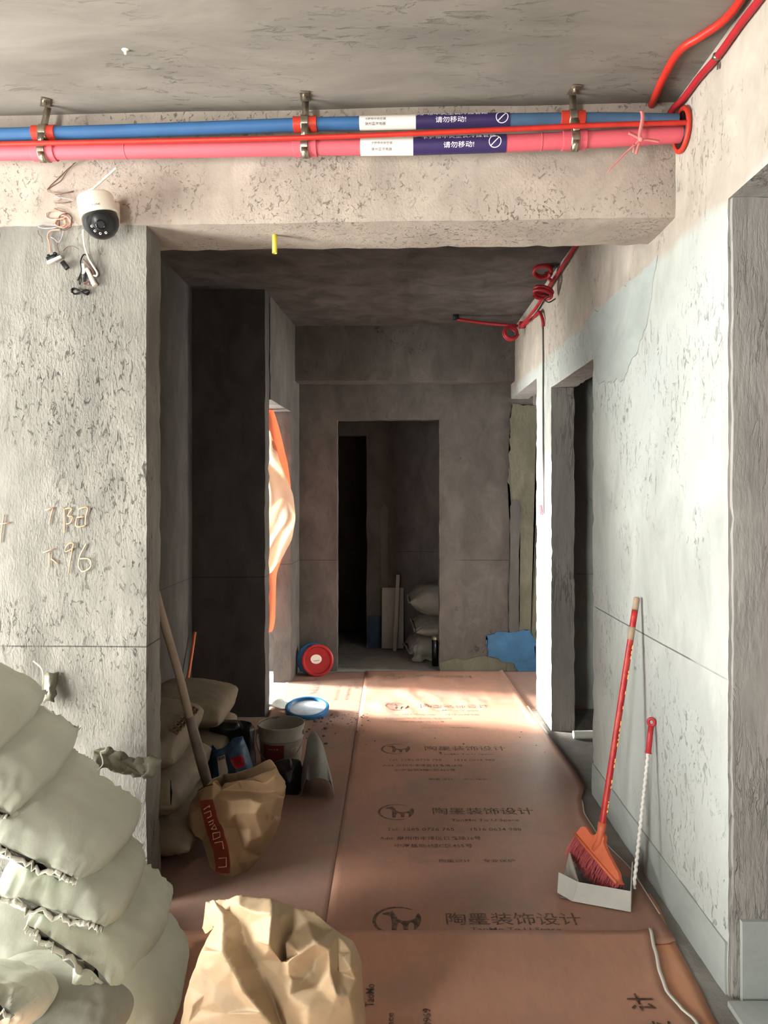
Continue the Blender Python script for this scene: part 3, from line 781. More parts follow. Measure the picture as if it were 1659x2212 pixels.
box_obj('junction', P(1128, 702, 5.62), (.05, .05, .05), 'crimson', k2, bev=.008)
box_obj('end_box', P(985, 688, 5.72) + Vector((0, 0, .02)), (.045, .045, .055), 'black', k2, bev=.004)['label'] = 'small black box'
k3 = tag(tube_obj('electrical_conduit', [P(1128, 706, 5.6), P(1145, 692, 5.42), PX(1158, 680, .975), PX(1166, 675, .98), PX(1172, 690, .985), PX(1173, 705, .99)], .011, 'crimson', None, 10), 'short red conduit curving down into the narrow wall chase', 'conduit')
bm = bmesh.new()
tube(bm, [P(816, 714, 6.08), P(816, 720, 6.07), P(819, 722, 6.06)], .006, 8)
lathe(bm, [(0, 0), (.016, 0), (.016, .006), (0, .006)], frame_at(P(816, 712, 6.09), (0, -1, 0)), 12)
tag(obj('wall_hook', bm, 'rust'), 'tiny hook on the far beam at the corridor end', 'hook')
q = PZ(271, 108, ZC); bm = bmesh.new(); lathe(bm, [(0, -.014), (.004, -.013), (.006, -.004), (.012, 0)], Matrix.Translation(q), 10)
tag(obj('ceiling_anchor', bm, 'labelwhite'), 'small pale anchor bolt in the near ceiling', 'bolt')

# yellow tube hanging from the beam
q = Vector((-.449, 2.80, 2.485)); bm = bmesh.new()
lathe(bm, [(.0075, .01), (.0095, .01), (.0095, -.072), (.0075, -.072), (.0075, .01)], Matrix.Translation(q), 16)
tag(obj('tube_stub', bm, 'yellow'), 'short yellow plastic tube hanging from the beam underside', 'tube')
# ------------------------------------------------------------------ security camera and wiring
def cp(x, y, dy=0.0):                      # a point of the enlarged camera crop, dy in front of the wall
    u, v = 60 + x / 6.9125, 340 + y / 6.9125
    return on_left(u, v, dy)
sc_ = thing('security_camera', 'white dome security camera with a raised antenna on the beam', 'security camera')
box_obj('wall_plate', cp(1318, 840, .012), (.026, .02, .080), 'white', sc_, bev=.006)
box_obj('mount_arm', cp(1240, 800, .05), (.045, .08, .05), 'white', sc_, bev=.012)
axis = Vector((-.22, -.10, 1)).normalized()
cc = cp(1035, 740, .095)
m = frame_at(cc, axis)
bm = bmesh.new(); lathe(bm, [(0, .046), (.040, .046), (.055, .041), (.061, .033), (.065, -.022), (.066, -.026), (.062, -.030), (0, -.030)], m, 40)
obj('housing', bm, 'white', sc_, True, 35)
vs, fs = text_fit('TP-LINK', .034, .006)
obj('lettering', from_py('print', [m @ Vector((.0655 * math.sin(v.x / .0655 + .25), -.0655 * math.cos(v.x / .0655 + .25), -.012 + v.y)) for v in vs], fs), 'greyink', sc_, False)['kind'] = 'stuff'
bm = bmesh.new(); lathe(bm, [(0, .03), (.052, .03), (.060, .018), (.062, 0), (.058, -.02), (.048, -.038), (.032, -.052), (.014, -.059), (0, -.060)], frame_at(cc - axis * .052, axis), 40)
ball = obj('dome', bm, 'darkgrey', sc_)
look = Vector((.32, -.86, -.42)).normalized(); bc = cc - axis * .056
bm = bmesh.new(); lathe(bm, [(.046, .032), (.048, .040), (.042, .050), (.020, .054), (0, .054)], frame_at(bc, look), 32)
face = obj('lens_face', bm, 'black', sc_, True, 40); face['label'] = 'black round camera face'
fm = frame_at(bc, look, (1, 0, 0))
bm = bmesh.new(); lathe(bm, [(.017, .053), (.017, .058), (.012, .059), (.010, .055), (0, .056)], fm, 24); obj('lens', bm, 'glassdark', face)
for a in (188, 222, 258, 295):
    bm = bmesh.new(); a = math.radians(a)
    lathe(bm, [(.0026, .0505), (.0044, .0505), (.0044, .0530), (.0026, .0530)], fm @ Matrix.Translation((.030 * math.cos(a), .030 * math.sin(a), 0)), 14); lathe(bm, [(0, .0520), (.0027, .0520)], fm @ Matrix.Translation((.030 * math.cos(a), .030 * math.sin(a), 0)), 12)
    obj('infrared_lamp', bm, 'labelwhite', face)
a0 = cc + axis * .045; tipp = cp(1325, 155, .11)
bm = bmesh.new(); p0 = cp(880, 555, .10); tube(bm, [p0 - (tipp - p0) * .08, p0, p0.lerp(tipp, .12), p0.lerp(tipp, .2), p0.lerp(tipp, .98), tipp], lambda t: (.009 if t < .5 else .0055 - .002 * t), 12)
obj('antenna', bm, 'white', sc_)
tube_obj('cable', [cp(830, 1080, .05), cp(832, 1180, .03), cp(850, 1330, .025), cp(905, 1500, .02), cp(960, 1600, .015), cp(1035, 1720, .012), cp(1020, 1770, .012), cp(985, 1760, .012)], .0032, 'white', sc_, 8)
cl = thing('cable_connectors', 'tangle of white and black camera plugs hanging on the wall', 'cables')
tube_obj('white_plug', [cp(880, 1660, .012), cp(930, 1760, .012), cp(975, 1860, .012), cp(1010, 1915, .012)], lambda t: .0065 + .0035 * t, 'offwhite', cl, 10)
tube_obj('white_plug', [cp(825, 1590, .012), cp(835, 1660, .012), cp(835, 1740, .012)], .0055, 'white', cl, 10)
tube_obj('black_plug', [cp(850, 1725, .01), cp(852, 1790, .01), cp(845, 1860, .01)], lambda t: .006 - .003 * t, 'black', cl, 8)
tube_obj('black_cable', [cp(940, 1560, .012), cp(905, 1490, .015), cp(840, 1450, .012), cp(790, 1550, .01), cp(800, 1700, .01), cp(745, 1840, .008)], .0026, 'black', cl, 6)
tube_obj('black_cable', [cp(800, 1740, .01), cp(770, 1850, .008), cp(775, 1900, .008), cp(800, 1830, .01), cp(790, 1740, .01)], .002, 'black', cl, 6)
tube_obj('black_cable', [cp(830, 1520, .014), cp(900, 1600, .014), cp(965, 1700, .012), cp(960, 1790, .01), cp(920, 1840, .01), cp(835, 1890, .008), cp(950, 1915, .008)], .0022, 'wire2', cl, 6)
bm = bmesh.new()
lp = [cp(660 + 0, 2010, .008)]
pts = [(665, 2010), (650, 1980), (690, 1955), (760, 1985), (830, 1985), (890, 1985), (912, 2020), (880, 2050), (800, 2025), (740, 2035), (680, 2035), (655, 2005), (700, 1965), (780, 2000), (860, 2040), (905, 2010), (870, 1980), (790, 2010), (700, 2040), (665, 2010)]
tag(tube_obj('cable_bundle', [cp(x, y, .010 + .003 * math.sin(i * 2)) for i, (x, y) in enumerate(pts)], .0033, 'black', None, 7), 'small black cable folded into a figure eight under the camera plugs', 'cable')
# adapter hanging on wires
ad = thing('power_adapter', 'white adapter strip with a dangling black battery block on wires', 'power adapter')
m = frame_at(cp(395, 1530, .018), (0, -1, 0), cp(580, 1440) - cp(230, 1600))
box_obj('strip', (0, 0, 0), (.057, .011, .012), 'offwhite', ad, m, .003)
box_obj('clamp', (-.006, .012, 0), (.036, .014, .014), 'black', ad, m, .003)
box_obj('clamp', (-.012, .020, 0), (.010, .012, .014), 'black', ad, m, .003)
box_obj('clamp', (.012, .019, 0), (.012, .010, .014), 'black', ad, m, .003)
m2 = frame_at(cp(555, 1610, .014), (0, -1, 0), cp(620, 1700) - cp(500, 1530))
box_obj('battery', (0, 0, 0), (.032, .018, .014), 'black', ad, m2, .002)
wb = thing('wire_bundle', 'loose bundle of thin salmon and brown wires beside the camera', 'wires')
tube_obj('wire', [cp(715, 75, .02), cp(600, 170, .01), cp(470, 300, .008), cp(360, 400, .008), cp(290, 480, .008)], .0014, 'wire2', wb, 5)
tube_obj('wire', [cp(690, 85, .02), cp(560, 250, .01), cp(490, 350, .008), cp(380, 420, .008), cp(290, 480, .008)], .0013, 'wire2', wb, 5)
tube_obj('wire', [cp(285, 480, .008), cp(310, 530, .01), cp(400, 560, .014), cp(480, 620, .014), cp(390, 650, .014), cp(420, 720, .014)], .0016, 'wire1', wb, 5)
for i, (x0, y0, x1, y1, mt) in enumerate(((390, 515, 680, 515, 'wire2'), (400, 560, 690, 500, 'wire2'), (430, 590, 700, 620, 'wire1'), (400, 600, 690, 645, 'wire3'), (420, 680, 650, 660, 'wire2'), (430, 690, 640, 740, 'wire1'), (400, 760, 560, 820, 'wire2'))):
    tube_obj('wire', [cp(x0, y0, .01), cp((x0 + x1) / 2, (y0 + y1) / 2 + random.uniform(-18, 18), .018), cp(x1, y1, .012)], .0015, mt, wb, 5)
def loop(cx, cy, rx, ry, mt, n=12, ph=0.0, d=.012, turns=2):
    tube_obj('wire', [cp(cx + rx * (1 + .08 * math.sin(3 * i)) * math.cos(2 * PI * i / n + ph), cy + ry * (1 + .1 * math.sin(2 * i)) * math.sin(2 * PI * i / n + ph), d + .004 * math.sin(i)) for i in range(turns * n + 1)], .0017, mt, wb, 5, 3)
loop(420, 860, 150, 70, 'wire1'); loop(520, 960, 120, 85, 'wire1', ph=1); loop(490, 975, 80, 60, 'chalk'); loop(300, 1025, 145, 35, 'wire3'); loop(560, 960, 100, 130, 'wire2', turns=1)
tube_obj('wire', [cp(480, 1080, .012), cp(340, 1095, .012), cp(295, 1180, .010), cp(320, 1270, .010), cp(335, 1420, .012)], .0026, 'wire1', wb, 6)
tube_obj('wire', [cp(530, 1100, .012), cp(510, 1190, .010), cp(460, 1270, .010), cp(400, 1220, .010), cp(345, 1190, .010)], .0014, 'wire3', wb, 5)
tube_obj('wire', [cp(450, 1270, .010), cp(440, 1330, .010), cp(475, 1420, .012)], .0013, 'wire2', wb, 5)
tube_obj('wire', [cp(525, 1400, .014), cp(600, 1335, .010), cp(680, 1330, .010), cp(760, 1375, .010)], .0013, 'wire2', wb, 5)
tube_obj('wire', [cp(150, 1090, .008), cp(165, 1150, .008), cp(205, 1190, .008), cp(215, 1270, .008)], .0011, 'wire2', wb, 5)

# ------------------------------------------------------------------ sacks
def pillow(name, label, cat, group, back, front, width, thick, up=(0, 0, 1), seed=0, mat='sack', droop=0.0, front_drop=0.0, wr=.010, ex=2.4,
           hem_front=True, hem_back=True, ns=60, nt=72, flat=.72, pinch=.22, bulge=0.0, hem_mat='hem', front_end=1.0, threads=()):
    """A filled sack lying from back to front: full middle, ends closing to a sewn hem, creases running in from the hems."""
    A, B = Vector(back), Vector(front); ax = (B - A); L = ax.length; ax.normalize()
    U = Vector(up); U = (U - ax * U.dot(ax)).normalized(); S = ax.cross(U).normalized()
    Cc = (A + B) / 2
    vs, fs = [], []
    def pt(s, a, extra=0.0):
        e = abs(s)
        th = thick / 2 * max(0.03, (1 - e ** 3.6)) ** flat
        ww = width / 2 * (1 - pinch * e ** 2.2)
        ca, sa = math.cos(a), math.sin(a)
        x = ww * math.copysign(abs(ca) ** (2 / ex), ca); z = th * math.copysign(abs(sa) ** (2 / ex), sa)
        if sa > 0: z *= 1 + bulge
        c = Cc + ax * (s * L / 2)
        sag = -droop * (s * s) - front_drop * max(0, s - .25) ** 2
        p = c + S * x + U * z + Vector((0, 0, sag))
        q = Vector((seed * 3.1, seed * 1.7, 0))
        w = wr * (.35 + 1.3 * e ** 2.5)
        f1 = mn.noise(Vector((x * 30, s * 2.4, seed * 2 + (1 if sa > 0 else 7)))); f1 = -abs(f1) + .25 - .5 * abs(mn.noise(Vector((x * 70, s * 5, seed))))
        f2 = mn.noise(p * 6 + q) * 1.1 + mn.noise(p * 14 + q) * .45 - .5 * abs(mn.noise(Vector((x * 9 + s * 3, s * 4 - x * 3, seed * 5))))
        nrm = (S * (ca * .6) + U * sa); nrm.normalize()
        return p + nrm * (f1 * w * (e ** 1.5) * 2.2 * abs(sa) ** .6 + f2 * wr * (.35 + .6 * abs(sa)))
    for i in range(ns + 1):
        s = math.sin((i / ns - .5) * PI) * .35 + (2 * i / ns - 1) * .65
        for k in range(nt): vs.append(pt(s, 2 * PI * k / nt))
    for i in range(ns):
        for k in range(nt):
            q = (k + 1) % nt; fs.append((i * nt + k, i * nt + q, (i + 1) * nt + q, (i + 1) * nt + k))
    fs.append(tuple(range(nt))[::-1]); fs.append(tuple(ns * nt + k for k in range(nt)))
    bm = bmesh.new(); me = from_py(name, vs, fs)
    bm.from_mesh(me); bmesh.ops.recalc_face_normals(bm, faces=bm.faces); bm.to_mesh(me); bm.free()
    o = obj(name, me, mat); tag(o, label, cat, group)
    for flag, s, dr in ((hem_front, 1, 1), (hem_back, -1, -1)):
        if not flag: continue
        rows = []; bm = bmesh.new(); n = 64
        for k in range(n + 1):
            a = pt(s, PI * k / n); b = pt(s, -PI * k / n)
            c = (a + b) / 2
            w = .016 + .010 * mn.noise(Vector((k * .55, seed, 3)))
            o1 = ax * dr * (w) + U * (.018 * mn.noise(Vector((k * .9, seed, 8)))) + Vector((0, 0, -.006))
            h = U * .0016
            rows.append([bm.verts.new(x) for x in (c - ax * dr * .012 + h * 1.2, c + o1 + h, c + o1 - h, c - ax * dr * .012 - h * 1.2)])
        for r0, r1 in zip(rows, rows[1:]):
            for k in range(4): bm.faces.new((r0[k], r0[(k + 1) % 4], r1[(k + 1) % 4], r1[k]))
        bm.faces.new(rows[0]); bm.faces.new(rows[-1][::-1])
        obj('hem', bm, hem_mat, o)['label'] = 'crimped sewn hem'
    for t in threads: tube_obj('thread', t, .0022, 'thread', o, 5)
    return o

def R(u, v, y): return P(u, v, y)
WG = 'white woven sacks stacked against the left wall'
wsack = lambda label, back, front, w, t, **k: pillow('woven_sack', label, 'sack', WG, back, front, w, t, **k)
wsack('white woven sack at the very top of the stack, cut by the photo edge', R(24, 1462, 2.50), R(-186, 1622, 1.95), .32, .17, up=(.5, 0, 1), seed=1, front_drop=.05,
      threads=[[R(72, 1428, 2.42), R(90, 1445, 2.40), R(93, 1465, 2.38), R(92, 1490, 2.38)], [R(95, 1525, 2.38), R(103, 1533, 2.38), R(114, 1541, 2.38)]])
wsack('white woven sack second from the top of the left stack', R(94, 1538, 2.56), R(-81, 1703, 1.98), .34, .135, up=(.55, 0, 1), seed=2, front_drop=.03)
wsack('flatter white woven sack third from the top, crumpled front hem', R(139, 1618, 2.58), R(4, 1796, 1.96), .34, .105, up=(.55, 0, 1), seed=3, front_drop=.02, wr=.014,
      threads=[[R(214, 1590, 2.45), R(229, 1605, 2.44), R(227, 1620, 2.42), R(217, 1625, 2.42), R(221, 1640, 2.42), R(221, 1652, 2.42), R(211, 1664, 2.42)]])
wsack('plump white woven sack fourth from the top, front end bright in the light', R(219, 1698, 2.56), R(54, 1853, 1.92), .38, .155, up=(.45, 0, 1), seed=4)
wsack('white woven sack fifth from the top, long frayed hem curving across its front', R(222, 1803, 2.56), R(110, 1968, 1.88), .36, .150, up=(.38, 0, 1), seed=5, bulge=.1)
wsack('white woven sack sixth from the top, right corner standing out past the wall', R(300, 1863, 2.50), R(150, 2068, 1.90), .36, .135, up=(.75, 0, 1), seed=6, wr=.014)
wsack('lowest right-hand white woven sack leaning down to the floor', R(340, 1958, 2.44), R(235, 2218, 1.86), .36, .135, up=(1.2, 0, 1), seed=7)
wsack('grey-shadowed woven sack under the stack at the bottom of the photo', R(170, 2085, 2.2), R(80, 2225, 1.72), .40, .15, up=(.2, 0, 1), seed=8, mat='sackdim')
wsack('white woven sack on the floor at the lower left corner, crumpled mouth', R(20, 2125, 1.9), R(-90, 2175, 1.60), .30, .13, up=(.2, -.3, 1), seed=9, wr=.022)
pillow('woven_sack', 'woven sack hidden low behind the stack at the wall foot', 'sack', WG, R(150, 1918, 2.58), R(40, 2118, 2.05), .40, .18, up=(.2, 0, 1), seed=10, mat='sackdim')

# a scrap of dusty film caught between the stack and the wall
def crumple(name, mat, nu, nv, f, amp, seed, parent=None, thick=.002, sub=1, fr=17):
    vs = [Vector(f(i / nu, j / nv)) for j in range(nv + 1) for i in range(nu + 1)]
    vs = [p + Vector((mn.noise(p * fr + Vector((seed, 0, 0))), mn.noise(p * fr + Vector((0, seed, 3))), mn.noise(p * fr + Vector((1, 0, seed))))) * amp for p in vs]
    fs = [(j * (nu + 1) + i, j * (nu + 1) + i + 1, (j + 1) * (nu + 1) + i + 1, (j + 1) * (nu + 1) + i) for j in range(nv) for i in range(nu)]
    o = obj(name, from_py(name, vs, fs), mat, parent)
    md = o.modifiers.new('thick', 'SOLIDIFY'); md.thickness = thick
    if sub: sd = o.modifiers.new('sub', 'SUBSURF'); sd.levels = sd.render_levels = sub
    return o
sc0, sc1, sc2, sc3 = on_left(205, 1615, .03), on_left(346, 1645, .02), on_left(215, 1665, .10), on_left(330, 1684, .05)
tag(crumple('film_scrap', 'wrap', 26, 11, lambda a, b: (sc0.lerp(sc1, a)).lerp(sc2.lerp(sc3, a), b) + Vector((0, -.03 * math.sin(PI * b), .008 * math.sin(2.5 * PI * a))), .020, 3, sub=0, fr=42), 'crumpled greenish plastic scrap caught behind the white sacks', 'plastic scrap')
tag(crumple('film_scrap', 'wrap', 8, 8, lambda a, b: on_left(96 + 30 * a - 8 * b, 1455 + 62 * b, .006 + .016 * math.sin(PI * a) + .02 * b), .010, 5, sub=0, fr=60), 'small dusty plastic scrap above the white sack stack', 'plastic scrap')

# brown paper sacks stacked in the niche
NG = 'brown paper sacks stacked in the dark niche'
psack = lambda label, back, front, w, t, **k: pillow('paper_sack', label, 'sack', NG, back, front, w, t, hem_front=False, hem_back=False, wr=.006, ex=3.2, pinch=.06, flat=.45, **k)
s1 = psack('topmost brown paper sack behind the wall edge, faded print along its side', (-1.125, 3.66, .45), (-1.09, 3.02, .43), .40, .17, up=(.12, 0, 1), seed=21, mat='kraft3')
psack('brown paper sack farther back in the niche, rounded right end', (-1.12, 4.36, .37), (-1.09, 3.74, .37), .44, .16, up=(.1, 0, 1), seed=22, mat='kraft3')
psack('brown paper sack under the farther one, small slits in its end', (-1.13, 4.32, .20), (-1.08, 3.70, .20), .46, .15, up=(0, 0, 1), seed=23, mat='kraft3')
s4 = psack('brown paper sack below the topmost, open stitched slit in its near end', (-1.10, 3.64, .25), (-1.09, 2.98, .24), .44, .17, up=(0, 0, 1), seed=24, mat='kraft3')
psack('lowest brown paper sack of the niche stack, resting on the floor', (-1.07, 3.62, .085), (-1.03, 2.95, .085), .46, .16, up=(0, 0, 1), seed=25, mat='kraft3')
psack('dark brown paper sack on the niche floor behind the others', (-1.10, 4.34, .07), (-1.06, 3.68, .07), .46, .13, up=(0, 0, 1), seed=26, mat='kraft3')
bm = bmesh.new(); tube(bm, [P(369, 1685, 2.955), P(370, 1710, 2.95), P(369, 1738, 2.955)], lambda t: .004 * math.sin(PI * (t * .9 + .05)) + .001, 6); obj('slit', bm, 'black', s4)
for k in range(7):                          # worn print along the right shoulder of the top sack
    y0 = 3.10 + k * .05
    q = lambda a, b: Vector((-.938 + b * .030, y0 + a * .038, .512 - b * .018))
    for st in ([(0, 0), (1, .1), (.9, 1)], [(.1, .5), (.8, .55)], [(.1, .1), (.05, 1), (.9, .95)]):
        bm = bmesh.new(); ribbon(bm, [q(*p) for p in st], .005, .012, (.5, 0, .8)); obj('print_stroke', bm, 'brownink', s1, False)

def cage(name, mat, levels, n, jit, seed, parent=None, cap_bottom=True, cap_top=False, crease=.55, sub=2, ex=2.6, solid=0.0):
    """A crumpled paper or cloth body: rings of (centre, half-width vector, half-depth vector); sharp random creases."""
    rnd = random.Random(seed); bm = bmesh.new(); rings = []
    for li, (c, a, b) in enumerate(levels):
        c, a, b = Vector(c), Vector(a), Vector(b); ring = []
        for k in range(n):
            t = 2 * PI * k / n; ct, st = math.cos(t), math.sin(t)
            p = c + a * math.copysign(abs(ct) ** (2 / ex), ct) + b * math.copysign(abs(st) ** (2 / ex), st)
            j = jit * (.4 + .6 * li / max(1, len(levels) - 1)) if not callable(jit) else jit(li)
            d = (p - c).normalized() if (p - c).length > 1e-6 else Vector((0, 0, 1))
            ring.append(bm.verts.new(p + d * rnd.uniform(-1, .8) * j + Vector((0, 0, rnd.uniform(-.5, .5) * j))))
        rings.append(ring)
    for r0, r1 in zip(rings, rings[1:]):
        for k in range(n): bm.faces.new((r0[k], r0[(k + 1) % n], r1[(k + 1) % n], r1[k]))
    if cap_bottom: bm.faces.new(rings[0][::-1])
    if cap_top: bm.faces.new(rings[-1])
    bmesh.ops.recalc_face_normals(bm, faces=bm.faces)
    cl = bm.edges.layers.float.new('crease_edge')
    for e in bm.edges:
        if rnd.random() < crease: e[cl] = rnd.uniform(.4, .9)
    o = obj(name, bm, mat, parent)
    if solid:
        md = o.modifiers.new('thick', 'SOLIDIFY'); md.thickness = solid
    sd = o.modifiers.new('sub', 'SUBSURF'); sd.levels = sd.render_levels = sub
    return o


# ------------------------------------------------------------------ creased paper sacks, built facet by facet
from mathutils.geometry import delaunay_2d_cdt
def facets(verts, outline, to3d, chains=()):
    """Triangulates crease points (x, y, depth) inside an outline of the same; returns 3-D points, triangles and their 2-D centres."""
    pts = [tuple(p) for p in outline]; ed = [(i, (i + 1) % len(pts)) for i in range(len(pts))]
    for ch in chains:
        base = None
        for p in ch:
            if tuple(p) in pts: i = pts.index(tuple(p))
            else: pts.append(tuple(p)); i = len(pts) - 1
            if base is not None: ed.append((base, i))
            base = i
    pts += [tuple(p) for p in verts if tuple(p) not in pts]
    dm = {(round(p[0], 3), round(p[1], 3)): p[2] for p in pts}
    v2, e2, f2, ov, oe, of = delaunay_2d_cdt([Vector(p[:2]) for p in pts], ed, [], 1, 1e-6)
    P3, ctr = [], []
    for v in v2:
        d = dm.get((round(v.x, 3), round(v.y, 3)))
        if d is None: d = min(pts, key=lambda p: (p[0] - v.x) ** 2 + (p[1] - v.y) ** 2)[2]
        P3.append(to3d(v.x, v.y, d))
    for f in f2: ctr.append((sum(v2[i].x for i in f) / len(f), sum(v2[i].y for i in f) / len(f)))
    return P3, f2, ctr
def paper_body(name, shells, mats, matfn, label, cat, crease=(.35, .8), sub=2, seed=1):
    rnd = random.Random(seed); bm = bmesh.new(); fm = []
    for P3, F2, ctr in shells:
        vs = [bm.verts.new(p) for p in P3]
        for f, c in zip(F2, ctr):
            try:
                fc = bm.faces.new([vs[i] for i in f]); fc.material_index = matfn(*c)
            except ValueError: pass
    bmesh.ops.remove_doubles(bm, verts=bm.verts, dist=2e-4)
    bmesh.ops.recalc_face_normals(bm, faces=bm.faces)
    bmesh.ops.subdivide_edges(bm, edges=bm.edges[:], cuts=1, use_grid_fill=True)
    for v in bm.verts: v.co += Vector((n1(v.co, 31), n1(v.co + Vector((5, 0, 0)), 31), n1(v.co, 37))) * .0035
    cl = bm.edges.layers.float.new('crease_edge')
    for e in bm.edges: e[cl] = rnd.uniform(*crease)
    me = bpy.data.meshes.new(name); bm.to_mesh(me); bm.free()
    for m in mats: me.materials.append(M[m])
    o = obj(name, me)
    md = o.modifiers.new('thick', 'SOLIDIFY'); md.thickness = .0025; md.offset = -1
    sd = o.modifiers.new('sub', 'SUBSURF'); sd.levels = sd.render_levels = sub
    return tag(o, label, cat)

# foreground sack
f3 = lambda x, y, d: P(370 + x / 3.607, 1900 + y / 3.607, 1.74 + d / 100)
outl = [(40, 1900, 7), (50, 1500, 7), (70, 1125, 6), (100, 950, 6), (125, 820, 6), (180, 690, 6), (250, 510, 6), (330, 370, 7), (270, 430, 10), (245, 380, 11), (262, 180, 11), (330, 155, 10), (420, 150, 9), (530, 118, 7), (620, 122, 7), (770, 132, 6), (840, 150, 7),
        (960, 212, 7), (1070, 228, 8), (1130, 245, 8), (1270, 385, 6), (1430, 480, 5), (1480, 620, 6), (1500, 850, 6), (1530, 1125, 6), (1550, 1500, 7), (1560, 1900, 7), (1200, 1905, -3), (850, 1905, -4), (500, 1905, -3)]
chA = [(530, 118, 7), (530, 205, 4), (548, 330, 5), (580, 490, 5), (640, 600, 5), (690, 690, 4), (740, 820, 4), (800, 940, 3), (850, 1125, 2), (870, 1500, -3)]
chV = [(400, 270, 5), (405, 420, 0), (400, 560, -2), (480, 700, -3), (560, 870, -4), (700, 1040, -5), (780, 1125, -5)]
chB = [(880, 622, 5), (905, 640, -3), (1010, 570, -4), (1130, 490, -4), (1270, 385, 6)]
chR = [(770, 132, 6), (782, 265, -2), (765, 505, -5)]
chC = [(1130, 490, -4), (1118, 620, 3), (1110, 700, 3), (1040, 760, 2)]
chD = [(1270, 385, 6), (1222, 560, -2), (1235, 720, -3), (1290, 900, -4), (1265, 965, -3)]
chE = [(1300, 440, 4), (1292, 560, 2), (1290, 715, 1)]
inn = [(130, 1125, 1), (165, 980, 1), (215, 700, 2), (255, 560, 2), (260, 900, 0), (300, 700, 0), (330, 960, -2), (200, 1010, 2), (150, 1500, 1), (450, 1500, -4), (300, 250, 9), (440, 225, 8),
       (620, 250, 2), (665, 480, -1), (600, 350, 3), (700, 630, 3), (772, 525, -4), (860, 640, 1), (915, 745, -2), (820, 740, 1), (930, 420, 6), (840, 300, 2), (870, 480, 4), (1060, 330, 6), (1180, 400, 5),
       (960, 650, -2), (1400, 560, 1), (1400, 700, -2), (1380, 900, -2), (1200, 1125, -4), (1050, 1000, -5), (920, 900, -3), (1060, 1125, -5), (1420, 1125, 0), (940, 790, -2), (1150, 850, -2), (700, 1500, -6), (1000, 1500, -6), (1300, 1500, -4),
       (600, 1000, -3), (420, 1050, -3), (480, 880, -2), (350, 820, -1), (1340, 600, 0), (1440, 780, 1), (1330, 1000, -2)]
front = facets(inn, outl, f3, (chA, chV, chB, chR, chC, chD, chE))
back = facets([(400, 500, 22), (800, 450, 24), (1150, 600, 24), (300, 900, 24), (800, 900, 30), (1250, 1000, 28), (300, 1500, 28), (800, 1500, 34), (1250, 1500, 30)], outl, f3)
fk = paper_body('kraft_sack', [front, back], ['kraft'], lambda x, y: 0, 'large crumpled tan kraft sack in the foreground, cut by the bottom edge', 'sack', (.25, .7), 2, 3)
dots = [f3(810 + 25 * random.uniform(-1, 1) + max(0, (y - 500)) * .06, y, -.5 if y < 640 else 1.0) for y in range(380, 1100, 16) for _ in (0,)]

# open sack in the middle distance
m3 = lambda x, y, d: P(400 + x / 7.213, 1660 + y / 7.213, 2.94 + d / 100)
rimf = [(430, 205, -1), (500, 190, 0), (570, 300, 4), (620, 225, 3), (850, 185, 3), (1050, 135, 4), (1250, 60, 5), (1430, -20, 7)]
low = [(1335, -150, 9), (1430, -20, 7), (1540, 160, 6), (1585, 260, 6), (1560, 450, 6), (1500, 780, 6), (1410, 1020, 6), (1200, 1380, 5), (960, 1600, 2), (790, 1725, -2), (620, 1750, -3), (480, 1740, 0), (400, 1640, 3), (350, 1400, 5), (260, 1130, 6), (140, 1050, 7), (40, 880, 8), (30, 700, 8), (80, 540, 7), (160, 400, 6), (205, 345, 4), (310, 290, 1)]
outm = low[1:] + rimf[:-1]
chL = [(310, 290, 1), (225, 500, 0), (232, 620, 0), (290, 850, 0), (330, 960, 1), (380, 1130, 0), (430, 1290, 0), (470, 1500, 1), (470, 1630, 0)]
chG = [(430, 205, -1), (430, 480, -4), (470, 640, -5), (520, 830, -6), (600, 940, -7), (640, 1130, -7), (680, 1265, -6), (700, 1500, -6), (695, 1640, -5), (790, 1725, -2)]
chH = [(600, 900, -6), (800, 925, -4), (1000, 935, -7)]
chI = [(680, 1265, -6), (900, 1255, -4)]
chJ = [(560, 335, -1), (900, 345, 1), (1200, 375, 1), (1400, 350, 2), (1480, 430, 3)]
inm = [(560, 240, 2), (800, 225, 0), (1030, 185, 0), (1400, 120, 2), (800, 700, -9), (1100, 700, -9), (1350, 650, -4), (1000, 1150, -8), (1200, 1050, -6), (950, 1450, -4), (1200, 550, -8), (700, 500, -8), (1000, 480, -7), (120, 700, 3), (160, 900, 4), (200, 1000, 4), (300, 1150, 4), (1400, 800, -2), (1420, 450, -2), (1250, 230, 0), (820, 1500, -4), (560, 470, -6), (330, 420, -1)]
ff = facets(inm, outm, m3, (chL, chG, chH, chI, chJ))
outb = low + [(430, 150, 9), (600, 90, 18), (800, 60, 23), (1000, 0, 24), (1180, -80, 18)]
bb_ = facets([(500, 500, 24), (900, 400, 28), (1300, 300, 22), (900, 900, 28), (500, 1000, 22), (700, 1400, 20)], outb[:1] + outb[1:], m3)
def band(x, y):
    if not 480 < y < 1640: return 0
    def at(ch):
        for a, b in zip(ch, ch[1:]):
            if a[1] <= y <= b[1]: return a[0] + (b[0] - a[0]) * (y - a[1]) / max(1e-6, b[1] - a[1])
        return 0
    return 1 if at(chL) < x < at(chG) else 0
chL.insert(1, (228, 482, 0)) if False else None
ks = paper_body('kraft_sack', [ff, bb_], ['kraft2', 'redink'], band, 'open tan kraft sack with a red side band, standing before the bucket', 'sack', (.25, .75), 2, 4)
